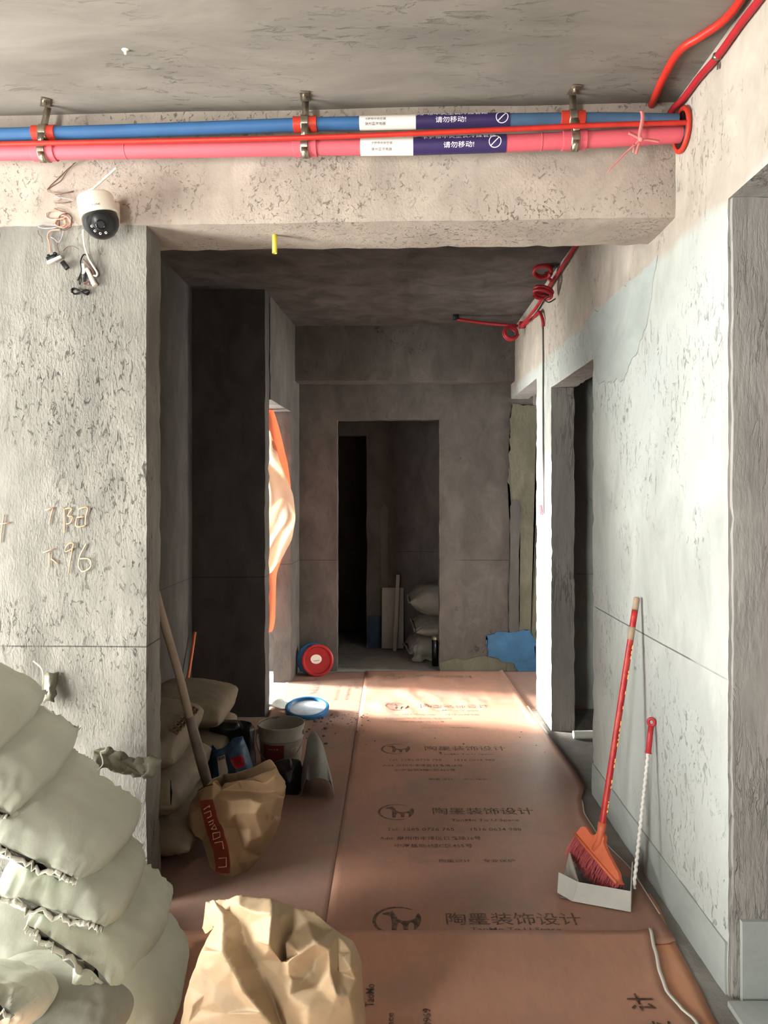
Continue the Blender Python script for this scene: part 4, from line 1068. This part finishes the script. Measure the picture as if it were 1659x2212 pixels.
for st in ([(290, 640), (385, 575), (375, 610)], [(300, 700), (395, 660), (410, 740), (345, 775)], [(365, 840), (440, 800), (432, 860), (378, 885)], [(405, 945), (460, 875), (490, 945), (410, 945)], [(430, 1010), (540, 990), (545, 1065), (440, 1110), (430, 1010)], [(460, 1160), (580, 1135), (600, 1255)], [(520, 1400), (640, 1390), (640, 1530), (520, 1540)]):
    bm = bmesh.new(); ribbon(bm, [m3(x, y, -5.2 - (x - 300) * .008) for x, y in st], .003, .001, (-.5, -1, 0)); obj('print_stroke', bm, 'paleink', ks, False)
for k in range(5):
    bm = bmesh.new(); x = 1260 + k * 45; ribbon(bm, [m3(x, 720 + (k % 2) * 30, -6.2 + k * .9), m3(x - 8, 800, -6.2 + k * .9)], .004, .001, (0, -1, 0)); obj('print_stroke', bm, 'brownink', ks, False)
tube_obj('thread', [m3(205, 345, -1), m3(300, 285, -3), m3(432, 247, -4)], .0022, 'black', ks, 5)

# blue printed bag behind it, with a red panel and a white label
b3 = lambda x, y, d: P(330 + x / 7.213, 1500 + y / 7.213, 3.62 + d / 100)
ob = [(905, 1250, 4), (880, 900, 6), (930, 770, 6), (1000, 860, 2), (1150, 790, 3), (1220, 690, 5), (1290, 660, 5), (1400, 645, 5), (1450, 760, 4), (1530, 980, 4), (1580, 1150, 4), (1640, 1900, 4), (1200, 1950, -2), (900, 1900, 2)]
cb_ = [(1190, 1010, -3), (1395, 930, -4), (1445, 1110, -5), (1300, 1170, -5), (1190, 1010, -3)]
cw_ = [(1000, 980, 0), (1115, 935, -1), (1180, 1190, -2), (1170, 1300, -2), (1030, 1310, 0), (1000, 980, 0)]
fb = facets([(1250, 850, -2), (1350, 780, 0), (1050, 1400, -4), (1350, 1400, -6), (1460, 1000, -1), (1500, 1300, -1), (1200, 1600, -5), (1260, 1100, -3)], ob, b3, (cb_, cw_))
rb_ = facets([(1200, 1100, 18), (1400, 1100, 16), (1000, 1300, 16), (1200, 1600, 20)], ob, b3)
def inside(poly):
    def f(x, y):
        c = False
        for (x1, y1, *_), (x2, y2, *_) in zip(poly, poly[1:] + poly[:1]):
            if (y1 > y) != (y2 > y) and x < (x2 - x1) * (y - y1) / (y2 - y1) + x1: c = not c
        return c
    return f
ir, iw = inside(cb_), inside(cw_)
bbag = paper_body('printed_bag', [fb, rb_], ['bagblue', 'bagred', 'labelwhite'], lambda x, y: 1 if ir(x, y) else 2 if iw(x, y) else 0, 'blue paper bag with a red panel and a white barcode label', 'bag', (.3, .8), 1, 6)
for k, w in enumerate((.004, .002, .005, .002, .003, .004, .002, .004)):
    x = 1012 + k * 13; bm = bmesh.new(); ribbon(bm, [b3(x, 985 - k * 5, -2.6), b3(x + 14, 1035 - k * 5, -2.6)], w, .001, (0, -1, 0)); obj('barcode_bar', bm, 'greyink', bbag, False)
# black plastic bag rolled open behind the blue one
k3_ = lambda x, y, d: P(330 + x / 7.213, 1500 + y / 7.213, 3.86 + d / 100)
okb = [(870, 560, 0), (890, 400, 2), (940, 385, 4), (1150, 380, 5), (1350, 395, 5), (1540, 420, 4), (1600, 520, 4), (1600, 800, 4), (1640, 1300, 4), (1500, 1750, 0), (1100, 1780, -2), (900, 1700, 0), (840, 900, 2)]
fb = facets([(960, 520, -4), (1080, 570, -5), (1180, 440, 0), (1260, 560, -3), (1330, 440, 1), (1400, 560, 2), (1500, 560, -3), (1520, 700, -3), (1200, 700, 6), (1000, 700, 4), (1250, 1000, 2), (1000, 1200, 0), (1500, 1000, -2), (1300, 1500, -3), (1080, 430, 1)], okb, k3_)
rb_ = facets([(1200, 700, 24), (1200, 1300, 26), (1450, 900, 20)], okb, k3_)
paper_body('plastic_bag', [fb, rb_], ['blackfilm'], lambda x, y: 0, 'shiny black plastic bag rolled open behind the blue bag', 'bag', (.1, .6), 2, 9)

# bucket with its red label and wire handle
bk = thing('bucket', 'dirty white bucket with a maroon label and wire handle', 'bucket')
bc = Vector((-.622, 4.10, 0)); mt = Matrix.Translation(bc)
bm = bmesh.new(); lathe(bm, [(0, .001), (.104, .001), (.108, .008), (.120, .160), (.1235, .163), (.1235, .172), (.122, .175), (.1265, .228), (.131, .230), (.131, .240), (.1255, .240), (.122, .225), (.112, .10), (.1, .04), (0, .04)], mt, 48); obj('shell', bm, 'bucket', bk, True, 40)
bm = bmesh.new(); lathe(bm, [(.1245, .237), (.119, .16), (.111, .085), (.06, .098), (0, .092)], mt, 40)
for v in bm.verts: v.co += Vector((n1(v.co, 20), n1(v.co, 26), 0)) * .003
obj('caked_mortar', bm, 'bucketin', bk)
def bpt(a, z, r): return bc + Vector((r * math.sin(a), -r * math.cos(a), z))
def on_bucket(name, a0, a1, z0, z1, mat, tri=False):
    bm = bmesh.new(); n = 10; ro = lambda z: .108 + .0795 * (z - .008) + .0016
    lo = [bm.verts.new(bpt(a0 + (a1 - a0) * (i / n if not tri else .5), z0, ro(z0))) for i in range(n + 1)]
    hi = [bm.verts.new(bpt(a0 + (a1 - a0) * i / n, z1, ro(z1))) for i in range(n + 1)]
    for i in range(n): bm.faces.new((lo[i], lo[i + 1], hi[i + 1], hi[i]))
    return obj(name, bm, mat, bk)
on_bucket('label_panel', -.75, .28, .035, .152, 'maroon')
for i, w in enumerate((.05, .03, .05, .07)):
    on_bucket('print_line', -.42 + i * .12, -.42 + i * .12 + w, .128, .131, 'labelwhite')
def bucket_text(s, a, z, w, h, mat):
    vs, fs = text_fit(s, w, h); R_ = .1205
    obj('lettering', from_py('print', [bpt(a + v.x / R_, z + v.y, R_ + .001) for v in vs], fs), mat, bk, False)
bucket_text('891', .72, .055, .055, .034, 'paleink'); bucket_text('红日', .80, .115, .045, .036, 'paleink')
tube_obj('handle', [bpt(-1.45, .195, .131), bpt(-1.1, .150, .142), bpt(-.5, .085, .150), bpt(.05, .055, .150), bpt(.55, .09, .150), bpt(1.1, .150, .142), bpt(1.45, .195, .131)], .0026, 'silver', bk, 7)
for a in (-1.45, 1.45): box_obj('handle_ear', bpt(a, .195, .131), (.014, .014, .026), 'bucket', bk, bev=.004)

# lids
def lid(name, label, c, axis, r, mat, inner=None, h=.022):
    m = frame_at(c, axis); bm = bmesh.new()
    lathe(bm, [(0, -.004), (r * .80, -.004), (r * .84, .004), (r * .86, h * .55), (r * .94, h * .6), (r, h * .35), (r, -h * .6), (r * .965, -h * .6), (r * .955, -.002), (r * .8, -.009), (0, -.009)], m, 56)
    o = obj(name, bm, mat, None, True, 40); tag(o, label, 'lid')
    if inner:
        bm = bmesh.new(); q = r * .80
        a = [bm.verts.new(m @ Vector((q * (1 + .03 * math.sin(5 * t)) * math.cos(t), q * (1 + .03 * math.sin(5 * t)) * math.sin(t), -.0015))) for t in [2 * PI * k / 40 for k in range(40)]]; bm.faces.new(a)
        obj('paint_residue', bm, inner, o)['label'] = 'dried whitish paint inside the lid'
    return o
rl = lid('bucket_cover', 'red bucket lid with a white oval sticker, leaning in the far left corner', (-.628, 6.13, .130), (.08, -1, .22), .131, 'lidred')
m = frame_at((-.628, 6.13, .130), (.08, -1, .22))
bm = bmesh.new(); vsx = [bm.verts.new(m @ Vector((-.012 + .046 * math.cos(t), .010 + .038 * math.sin(t), -.0005))) for t in [2 * PI * k / 32 for k in range(32)]]; bm.faces.new(vsx)
st_ = obj('sticker', bm, 'labelwhite', rl); st_['label'] = 'white oval sticker'
zax = frame_at((0, 0, 0), (.08, -1, .22))
for k in range(5):
    c = m @ Vector((-.030 + k * .010, -.004 + .001 * k, .0006)); box_obj('print_mark', (0, 0, 0), (.006, .006, .0008), 'redink', st_, Matrix.Translation(c) @ zax, 0)
lid('bucket_cover', 'blue bucket lid half hidden behind the red lid', (-.678, 6.185, .131), (.08, -1, .22), .131, 'lidblue')
lid('bucket_cover', 'blue-rimmed lid with dried white paint, lying by the bucket', (-.590, 5.06, .042), (.02, -.20, 1), .150, 'lidblue', 'lidwhite', .03)
box_obj('lid_prop', (-.62, 5.17, .022), (.12, .06, .032), 'crumb', None, bev=.006)
tag(bpy.data.objects['lid_prop'], 'lump of mortar under the far edge of the painted lid', 'rubble')

# dusty woven cloth bag, open at the near end
cl_ = [P(655, 1722, 3.66), P(650, 1690, 3.70), P(652, 1660, 3.76), P(664, 1636, 3.82), P(672, 1616, 3.90)]
n = 22; arch = []
for j, (w0, w1, y, zt) in enumerate(((650, 724, 3.60, .16), (648, 720, 3.70, .20), (650, 716, 3.80, .235), (654, 706, 3.90, .25), (660, 692, 3.98, .235))):
    row = []
    for i in range(n + 1):
        t = i / n; xl_, xr_ = (w0 - VX) * y / F, (w1 - VX) * y / F
        z = zt * math.sin(PI * t) ** .55
        if j == 0: z *= .78 if .25 < t < .8 else 1
        row.append(Vector((xl_ + (xr_ - xl_) * (t - .04 * math.sin(2 * PI * t)), y + .02 * math.sin(3 * PI * t) * (j == 0), max(.005, z))))
    arch.append(row)
vs = [p + Vector((n1(p, 14), n1(p + Vector((3, 3, 3)), 14), n1(p + Vector((0, 0, 9)), 14))) * .012 for r_ in arch for p in r_]
for p in vs: p.z = max(.013, p.z)
fs = [(j * (n + 1) + i, j * (n + 1) + i + 1, (j + 1) * (n + 1) + i + 1, (j + 1) * (n + 1) + i) for j in range(4) for i in range(n)]
o = obj('cloth_bag', from_py('cloth_bag', vs, fs), 'cloth'); o.modifiers.new('thick', 'SOLIDIFY').thickness = .004
sd = o.modifiers.new('sub', 'SUBSURF'); sd.levels = sd.render_levels = 2
tag(o, 'small grey woven cloth bag lying open on the paper, mouth towards the viewer', 'bag')
d3 = lambda x, y, d: P(540 + x / 8.195, 1490 + y / 8.195, 3.72 + d / 100)
okb = [(440, 1950, 2), (330, 1500, 5), (400, 1250, 8), (700, 1180, 9), (900, 1230, 8), (960, 1400, 6), (950, 1750, 2), (880, 1920, -2)]
paper_body('plastic_bag', [facets([(600, 1450, -4), (750, 1400, -3), (680, 1650, -7), (850, 1600, -3), (550, 1750, -4)], okb, d3), facets([(650, 1500, 18), (750, 1700, 18)], okb, d3)], ['blackfilm'], lambda x, y: 0, 'slumped black plastic bag between the bucket and the kraft sack', 'bag', (.1, .5), 2, 12)

# shovel and stick
sh = thing('shovel', 'long wooden-handled shovel leaning against the back of the left wall', 'shovel')
h0, h1 = P(434, 1640, 3.10), P(350, 1330, 2.97); hd = (h1 - h0).normalized()
tube_obj('handle', [h0 - hd * .02, h0.lerp(h1, .3), h0.lerp(h1, .6) + Vector((.004, 0, 0)), h1, h1 + hd * .10], .0165, 'shaft', sh, 14)
tube_obj('socket', [h0 + hd * .20, h0 + hd * .06, h0 - hd * .06, h0 - hd * .14], lambda t: .0185 + .004 * math.sin(PI * t), 'rust', sh, 14)
bm = bmesh.new(); md_ = frame_at(h0 - hd * .14, -hd, (1, .2, 0)); rows = []
for j in range(9):
    t = j / 8; w = .02 + .075 * min(1, t * 2.2) ** .7 - (.05 * max(0, t - .7) / .3); rows.append([bm.verts.new(md_ @ Vector((w * x, -.022 * (1 - x * x) - .01 * t, t * .17))) for x in (-1, -.6, -.2, .2, .6, 1)])
for a, b in zip(rows, rows[1:]):
    for i in range(5): bm.faces.new((a[i], a[i + 1], b[i + 1], b[i]))
o = obj('blade', bm, 'rust', sh); o.modifiers.new('thick', 'SOLIDIFY').thickness = .003
tag(tube_obj('wooden_stick', [P(421, 1366, 4.93), P(410, 1440, 4.80), Vector((-1.325, 4.55, .012))], .010, 'orangewood', None, 10), 'thin orange wooden stick leaning in the dark niche corner', 'stick')

# ------------------------------------------------------------------ film hanging in the left doorway
def hang(name, mat, left, right, y0, amp, seed, nv=26, nu=12):
    fr, fl = interp([(v, u) for u, v in right]), interp([(v, u) for u, v in left])
    v0, v1 = right[0][1], right[-1][1]; vs = []
    for j in range(nv + 1):
        v = v0 + (v1 - v0) * j / nv
        for i in range(nu + 1):
            t = i / nu; u = fl(v) + (fr(v) - fl(v)) * t; p = P(u, v, y0)
            vs.append(p + Vector((0, amp * (n1((t * 2.2, j * .16, seed), 1) * 1.5) - .05 * math.sin(PI * t), 0)))
    fs = [(j * (nu + 1) + i, j * (nu + 1) + i + 1, (j + 1) * (nu + 1) + i + 1, (j + 1) * (nu + 1) + i) for j in range(nv) for i in range(nu)]
    o = obj(name, from_py(name, vs, fs), mat); o.modifiers.new('thick', 'SOLIDIFY').thickness = .0015
    sd = o.modifiers.new('sub', 'SUBSURF'); sd.levels = sd.render_levels = 1
    return o
for k in ('film_o', 'film_w'):                # thin sheets let the daylight through
    nt = M[k].node_tree; b = nt.nodes['Principled BSDF']; tr = nt.nodes.new('ShaderNodeBsdfTranslucent'); mx = nt.nodes.new('ShaderNodeMixShader'); mx.inputs[0].default_value = .5
    out = nt.nodes['Material Output']; src = b.inputs['Base Color'].links[0].from_socket
    nt.links.new(src, tr.inputs['Color']); nt.links.new(b.outputs[0], mx.inputs[1]); nt.links.new(tr.outputs[0], mx.inputs[2]); nt.links.new(mx.outputs[0], out.inputs['Surface'])
fw = hang('plastic_sheet', 'film_w', [(560, 900), (560, 1250)], [(584, 930), (600, 985), (618, 1030), (634, 1070), (640, 1120), (632, 1160), (612, 1200), (586, 1238)], 5.72, .06, 2)
tag(fw, 'cream plastic sheet bulging out of the left doorway', 'plastic sheet')
fo = hang('plastic_sheet', 'film_o', [(555, 880), (555, 1366)], [(590, 884), (602, 920), (612, 960), (624, 1010), (630, 1060), (628, 1120), (615, 1190), (597, 1240), (596, 1300), (595, 1345), (588, 1366)], 5.78, .012, 7)
tag(fo, 'orange plastic sheet hanging in the left doorway behind the cream one', 'plastic sheet')

# rubbish at the doorway
q = PZ(600, 1530, 0)
o = crumple('crumpled_wrapper', 'tile', 9, 7, lambda a, b: Vector((q.x - .10 + .17 * a, q.y - .06 + .16 * b, .02 + .05 * math.sin(PI * a) * math.sin(PI * b))), .018, 4); tag(o, 'crumpled white wrapper on the floor inside the left doorway', 'wrapper')
q = PZ(630, 1532, 0)
o = crumple('crumpled_wrapper', 'wrap', 8, 6, lambda a, b: Vector((q.x - .05 + .11 * a, q.y - .03 + .12 * b, .018 + .04 * math.sin(PI * a) * math.sin(PI * b))), .014, 8); tag(o, 'yellowish film wrapper beside the painted lid', 'wrapper')
q = PZ(647, 1519, .02); bm = bmesh.new(); lathe(bm, [(0, 0), (.026, 0), (.026, .03), (.02, .034), (0, .034)], Matrix.Translation((q.x, q.y + .03, .004)), 20); tag(obj('bottle_cap', bm, 'cork'), 'brown round cap behind the painted lid', 'cap')
q = PZ(622, 1520, .02); tag(box_obj('tile_offcut', (q.x, q.y + .04, .018), (.11, .05, .022), 'tile', None, Matrix.Translation((0, 0, 0)), .003), 'pale tile offcut near the left doorway', 'offcut')

# ------------------------------------------------------------------ far hallway
FG = 'pale sacks in the dark far hallway'
tag(box_obj('board', (0, 0, .305), (.212, .012, .585), 'board', None, Matrix.Translation((-.008, 7.175, 0)) @ Matrix.Rotation(-.09, 4, 'X') @ Matrix.Rotation(0, 4, 'Y'), .002), 'white rectangular board leaning in the far hallway', 'board')
tag(box_obj('wooden_batten', (0, 0, .365), (.036, .02, .73), 'board', None, Matrix.Translation((.012, 7.115, 0)) @ Matrix.Rotation(-.09, 4, 'X') @ Matrix.Rotation(.045, 4, 'Y'), .002), 'narrow pale batten leaning on the white board', 'batten')
kw = dict(mat='sackhall_shade', hem_mat='sackhall_shade', wr=.016, hem_back=False)
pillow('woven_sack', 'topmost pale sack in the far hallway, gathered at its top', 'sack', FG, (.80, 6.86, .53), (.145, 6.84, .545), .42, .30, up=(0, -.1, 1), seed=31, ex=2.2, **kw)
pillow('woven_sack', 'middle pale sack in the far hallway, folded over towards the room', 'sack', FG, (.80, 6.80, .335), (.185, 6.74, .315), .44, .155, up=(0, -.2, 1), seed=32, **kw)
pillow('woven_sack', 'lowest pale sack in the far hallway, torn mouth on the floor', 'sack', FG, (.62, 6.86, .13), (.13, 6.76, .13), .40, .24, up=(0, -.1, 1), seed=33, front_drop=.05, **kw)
q = Vector((.27, 6.60, .07)); o = crumple('torn_cloth', 'sackhall_shade', 12, 9, lambda a, b: q + Vector((-.10 + .20 * a, .03 * math.sin(PI * a), -.055 + .15 * b)), .03, 11); tag(o, 'torn dark sack rag in front of the lowest hallway sack', 'rag')
cn = thing('spray_can', 'tall black can with a metal rim beside the far doorway', 'can')
bm = bmesh.new(); lathe(bm, [(0, .002), (.034, .002), (.036, .006), (.036, .235), (.034, .238), (0, .238)], Matrix.Translation((.372, 6.50, 0)), 28); obj('body', bm, 'steelcan', cn, True, 40)
bm = bmesh.new(); lathe(bm, [(.0365, .232), (.0365, .25), (.031, .262), (.022, .268), (0, .268)], Matrix.Translation((.372, 6.50, 0)), 28); obj('top_rim', bm, 'rim', cn, True, 40)

tag(tube_obj('drain_pipe', [Vector((1.105, 4.55, .027)), Vector((1.6, 4.57, .027)), Vector((2.3, 4.6, .027))], .024, 'pvc', None, 20), 'white plastic pipe lying on the floor in the right doorway', 'pipe')
tag(tube_obj('drain_stack', [Vector((1.197, 7.0, 1.4)), Vector((1.197, 7.0, 1.42))], .01, 'black', None, 6), 'x', 'pipe') if False else None

# ------------------------------------------------------------------ broom and dustpan
dp = thing('dustpan', 'grey dustpan with a twisted white rod handle and red grip', 'dustpan')
a0, a1 = PZ(1237, 1945, .012), PZ(1362, 1968, .012)      # near edge
ex_ = (a1 - a0).normalized(); wd = (a1 - a0).length; ey_ = Vector((-ex_.y, ex_.x, 0)); dd = .235
mt = Matrix((ex_, ey_, Vector((0, 0, 1)))).transposed().to_4x4(); mt.translation = a0
def plate(name, pts, th, mat, lab=None):
    bm = bmesh.new(); bm.faces.new([bm.verts.new(mt @ Vector(p)) for p in pts]); o = obj(name, bm, mat, dp, False); s_ = o.modifiers.new('thick', 'SOLIDIFY'); s_.thickness = th; s_.offset = 0
    return o
wl = -.045
plate('pan_floor', [(wl, .0, .004), (wd, 0, .004), (wd, dd, .004), (wl + .01, dd, .004)], .003, 'pandark')
plate('near_wall', [(0, -.006, .0), (wd, -.006, .0), (wd, .022, .060), (.018, .022, .060)], .004, 'pan')
plate('left_wall', [(0, -.006, 0), (.018, .022, .060), (wl + .012, dd * .82, .082), (wl - .006, dd, .004)], .004, 'pan')
plate('left_corner', [(0, -.006, 0), (wl - .012, .015, .012), (wl - .006, dd, .004)], .003, 'pan')
plate('left_outer', [(0, -.006, 0), (wl - .012, .015, .012), (wl - .012, .05, .07), (.018, .022, .060)], .003, 'pan')
plate('right_wall', [(wd, -.006, 0), (wd, .022, .060), (wd, dd * .7, .10), (wd, dd, .004)], .004, 'pan')
hb, ht = mt @ Vector((wd + .008, .075, .045)), PX(1408, 1553, .985)
hb2 = hb + (ht - hb) * .02
bm = bmesh.new(); k = 220; L_ = (ht - hb).length; D_ = (ht - hb).normalized(); fmx = frame_at(hb, D_)
ring0 = None
for i in range(k + 1):                        # a rod with a spiral rib
    z = L_ * .84 * i / k; tw = z * 2 * PI / .022
    ring1 = [bm.verts.new(fmx @ Vector(((.0065 + .0016 * math.cos(t - tw)) * math.cos(t), (.0065 + .0016 * math.cos(t - tw)) * math.sin(t), z))) for t in [2 * PI * j / 10 for j in range(10)]]
    if ring0:
        for j in range(10): bm.faces.new((ring0[j], ring0[(j + 1) % 10], ring1[(j + 1) % 10], ring1[j]))
    ring0 = ring1
obj('rod', bm, 'rod', dp)
gp = [hb + D_ * (L_ * t) for t in (.79, .80, .9, .955)]
bm = bmesh.new(); tube(bm, [gp[0], gp[0] + D_ * .004, *gp[1:]], lambda t: .0125 if t < .3 else .0105, 14)
gr = obj('grip', bm, 'grip', dp)
eye = hb + D_ * (L_ * .98); hole = frame_at(eye, Vector((-.45, -1, 0)))
bm = bmesh.new(); ring = [hole @ Vector((.0115 * math.cos(2 * PI * i / 24), .0135 * math.sin(2 * PI * i / 24), 0)) for i in range(25)]; tube(bm, ring, .0062, 10, cap=False); bmesh.ops.remove_doubles(bm, verts=bm.verts, dist=1e-5)
obj('hanging_eye', bm, 'grip', dp)

br = thing('broom', 'red broom with an orange head standing in the dustpan against the right wall', 'broom')
b0, bt = P(1297, 1806, 2.835), PX(1376, 1290, .978)
BD = (bt - b0).normalized(); BL = (bt - b0).length
prs = [b0 + BD * (BL * t) for t in (0, .04, .5, .93, .94)]
bm = bmesh.new(); tube(bm, [b0 + BD * (BL * i / 30 * .945) for i in range(31)], .0122, 18); shf = obj('shaft', bm, 'broomred', br)
bm = bmesh.new(); tube(bm, [b0 + BD * (BL * t) for t in (.94, .985, .995, 1.0)], lambda t: .0122 if t < .7 else .0122 - .012 * (t - .7), 18); obj('bare_tip', bm, 'wood', br)['label'] = 'bare wooden tip'
bm = bmesh.new(); tube(bm, [b0 + BD * (BL * (.815 + .055 * i / 4)) for i in range(5)], .0126, 18); obj('worn_patch', bm, 'wood', br)['label'] = 'bare wood ring where the red skin is worn off'
side = BD.cross(Vector((0, 1, 0))).normalized()
rnd = random.Random(3)
t = .10
while t < .80:
    ln = rnd.uniform(.006, .022); p = b0 + BD * (BL * t) + side * (-.0075) + Vector((-.0, -.0098, 0)); 
    bm = bmesh.new(); ribbon(bm, [p, p + BD * (BL * ln)], .0055, .0012, (-.55, -1, 0)); obj('print_mark', bm, 'goldink', shf, False)
    t += ln + (rnd.uniform(.006, .012) if rnd.random() < .8 else .05)
lft, rgt = P(1252, 1797, 2.95), P(1343, 1903, 2.70)          # top edge of the bristle band
AX = (rgt - lft).normalized(); HL = (rgt - lft).length; dwn = -(BD - AX * BD.dot(AX)).normalized(); NR = AX.cross(dwn).normalized()
if NR.y > 0: NR = -NR
mid = (lft + rgt) / 2
off = (b0 - mid).dot(AX)
def hp(a, d, n_): return mid + AX * a + dwn * d + NR * n_
bm = bmesh.new(); prof = []
h2 = HL / 2
top = [(-h2, .012), (-h2 * .98, -.022), (-h2 * .80, -.040), (-h2 * .55, -.036), (off - .03, -.048), (off - .017, -.075), (off + .017, -.075), (off + .03, -.050), (h2 * .55, -.026), (h2 * .85, -.014), (h2, .012)]
top = [(a, d) for a, d in smooth_path([Vector((a, d, 0)) for a, d in top], 4) and [(p.x, p.y) for p in smooth_path([Vector((a, d, 0)) for a, d in top], 4)]]
rows = []
for a, d in top:
    thn = .013 + .006 * (1 - min(1, abs(a - off) / .05))
    rows.append([bm.verts.new(hp(a, d, thn * .5)), bm.verts.new(hp(a, .012, .020)), bm.verts.new(hp(a, .016, .020)), bm.verts.new(hp(a, .016, -.020)), bm.verts.new(hp(a, .012, -.020)), bm.verts.new(hp(a, d, -thn * .5))])
for r0, r1 in zip(rows, rows[1:]):
    for k in range(6): bm.faces.new((r0[k], r0[(k + 1) % 6], r1[(k + 1) % 6], r1[k]))
bm.faces.new(rows[0]); bm.faces.new(rows[-1][::-1])
hd_ = obj('head', bm, 'broomhead', br, True, 40)
bm = bmesh.new(); tube(bm, [b0 + BD * .05, b0 + BD * .02, b0 - BD * .02, hp(off, -.005, .010)], lambda t: .0165 - .004 * t, 16); obj('socket', bm, 'broomhead', hd_)
bm = bmesh.new()
tube(bm, [hp(-h2, .010, .021), hp(0, .010, .022), hp(h2, .010, .021)], .006, 8); obj('rim_bead', bm, 'broomhead', hd_)
bm = bmesh.new(); rnd = random.Random(8)
for k in range(900):
    a = rnd.uniform(-h2, h2); nn = rnd.uniform(-.018, .019)
    ln = .075 + .012 * rnd.random() - .01 * (a / h2)
    p0 = hp(a, .014, nn); p1 = hp(a * 1.03 + rnd.gauss(0, .003), .014 + ln * .55, nn * 1.25 + rnd.gauss(0, .003)); p2 = hp(a * 1.05 + rnd.gauss(0, .006) + .006, .014 + ln, nn * 1.5 + rnd.gauss(0, .006))
    for p in (p1, p2): p.z = max(p.z, .020)
    tube(bm, [p0, p1, p2], lambda t: .0013 - .0006 * t, 3, cap=False)
o = obj('bristles', bm, 'bristle', br); o['kind'] = 'stuff'
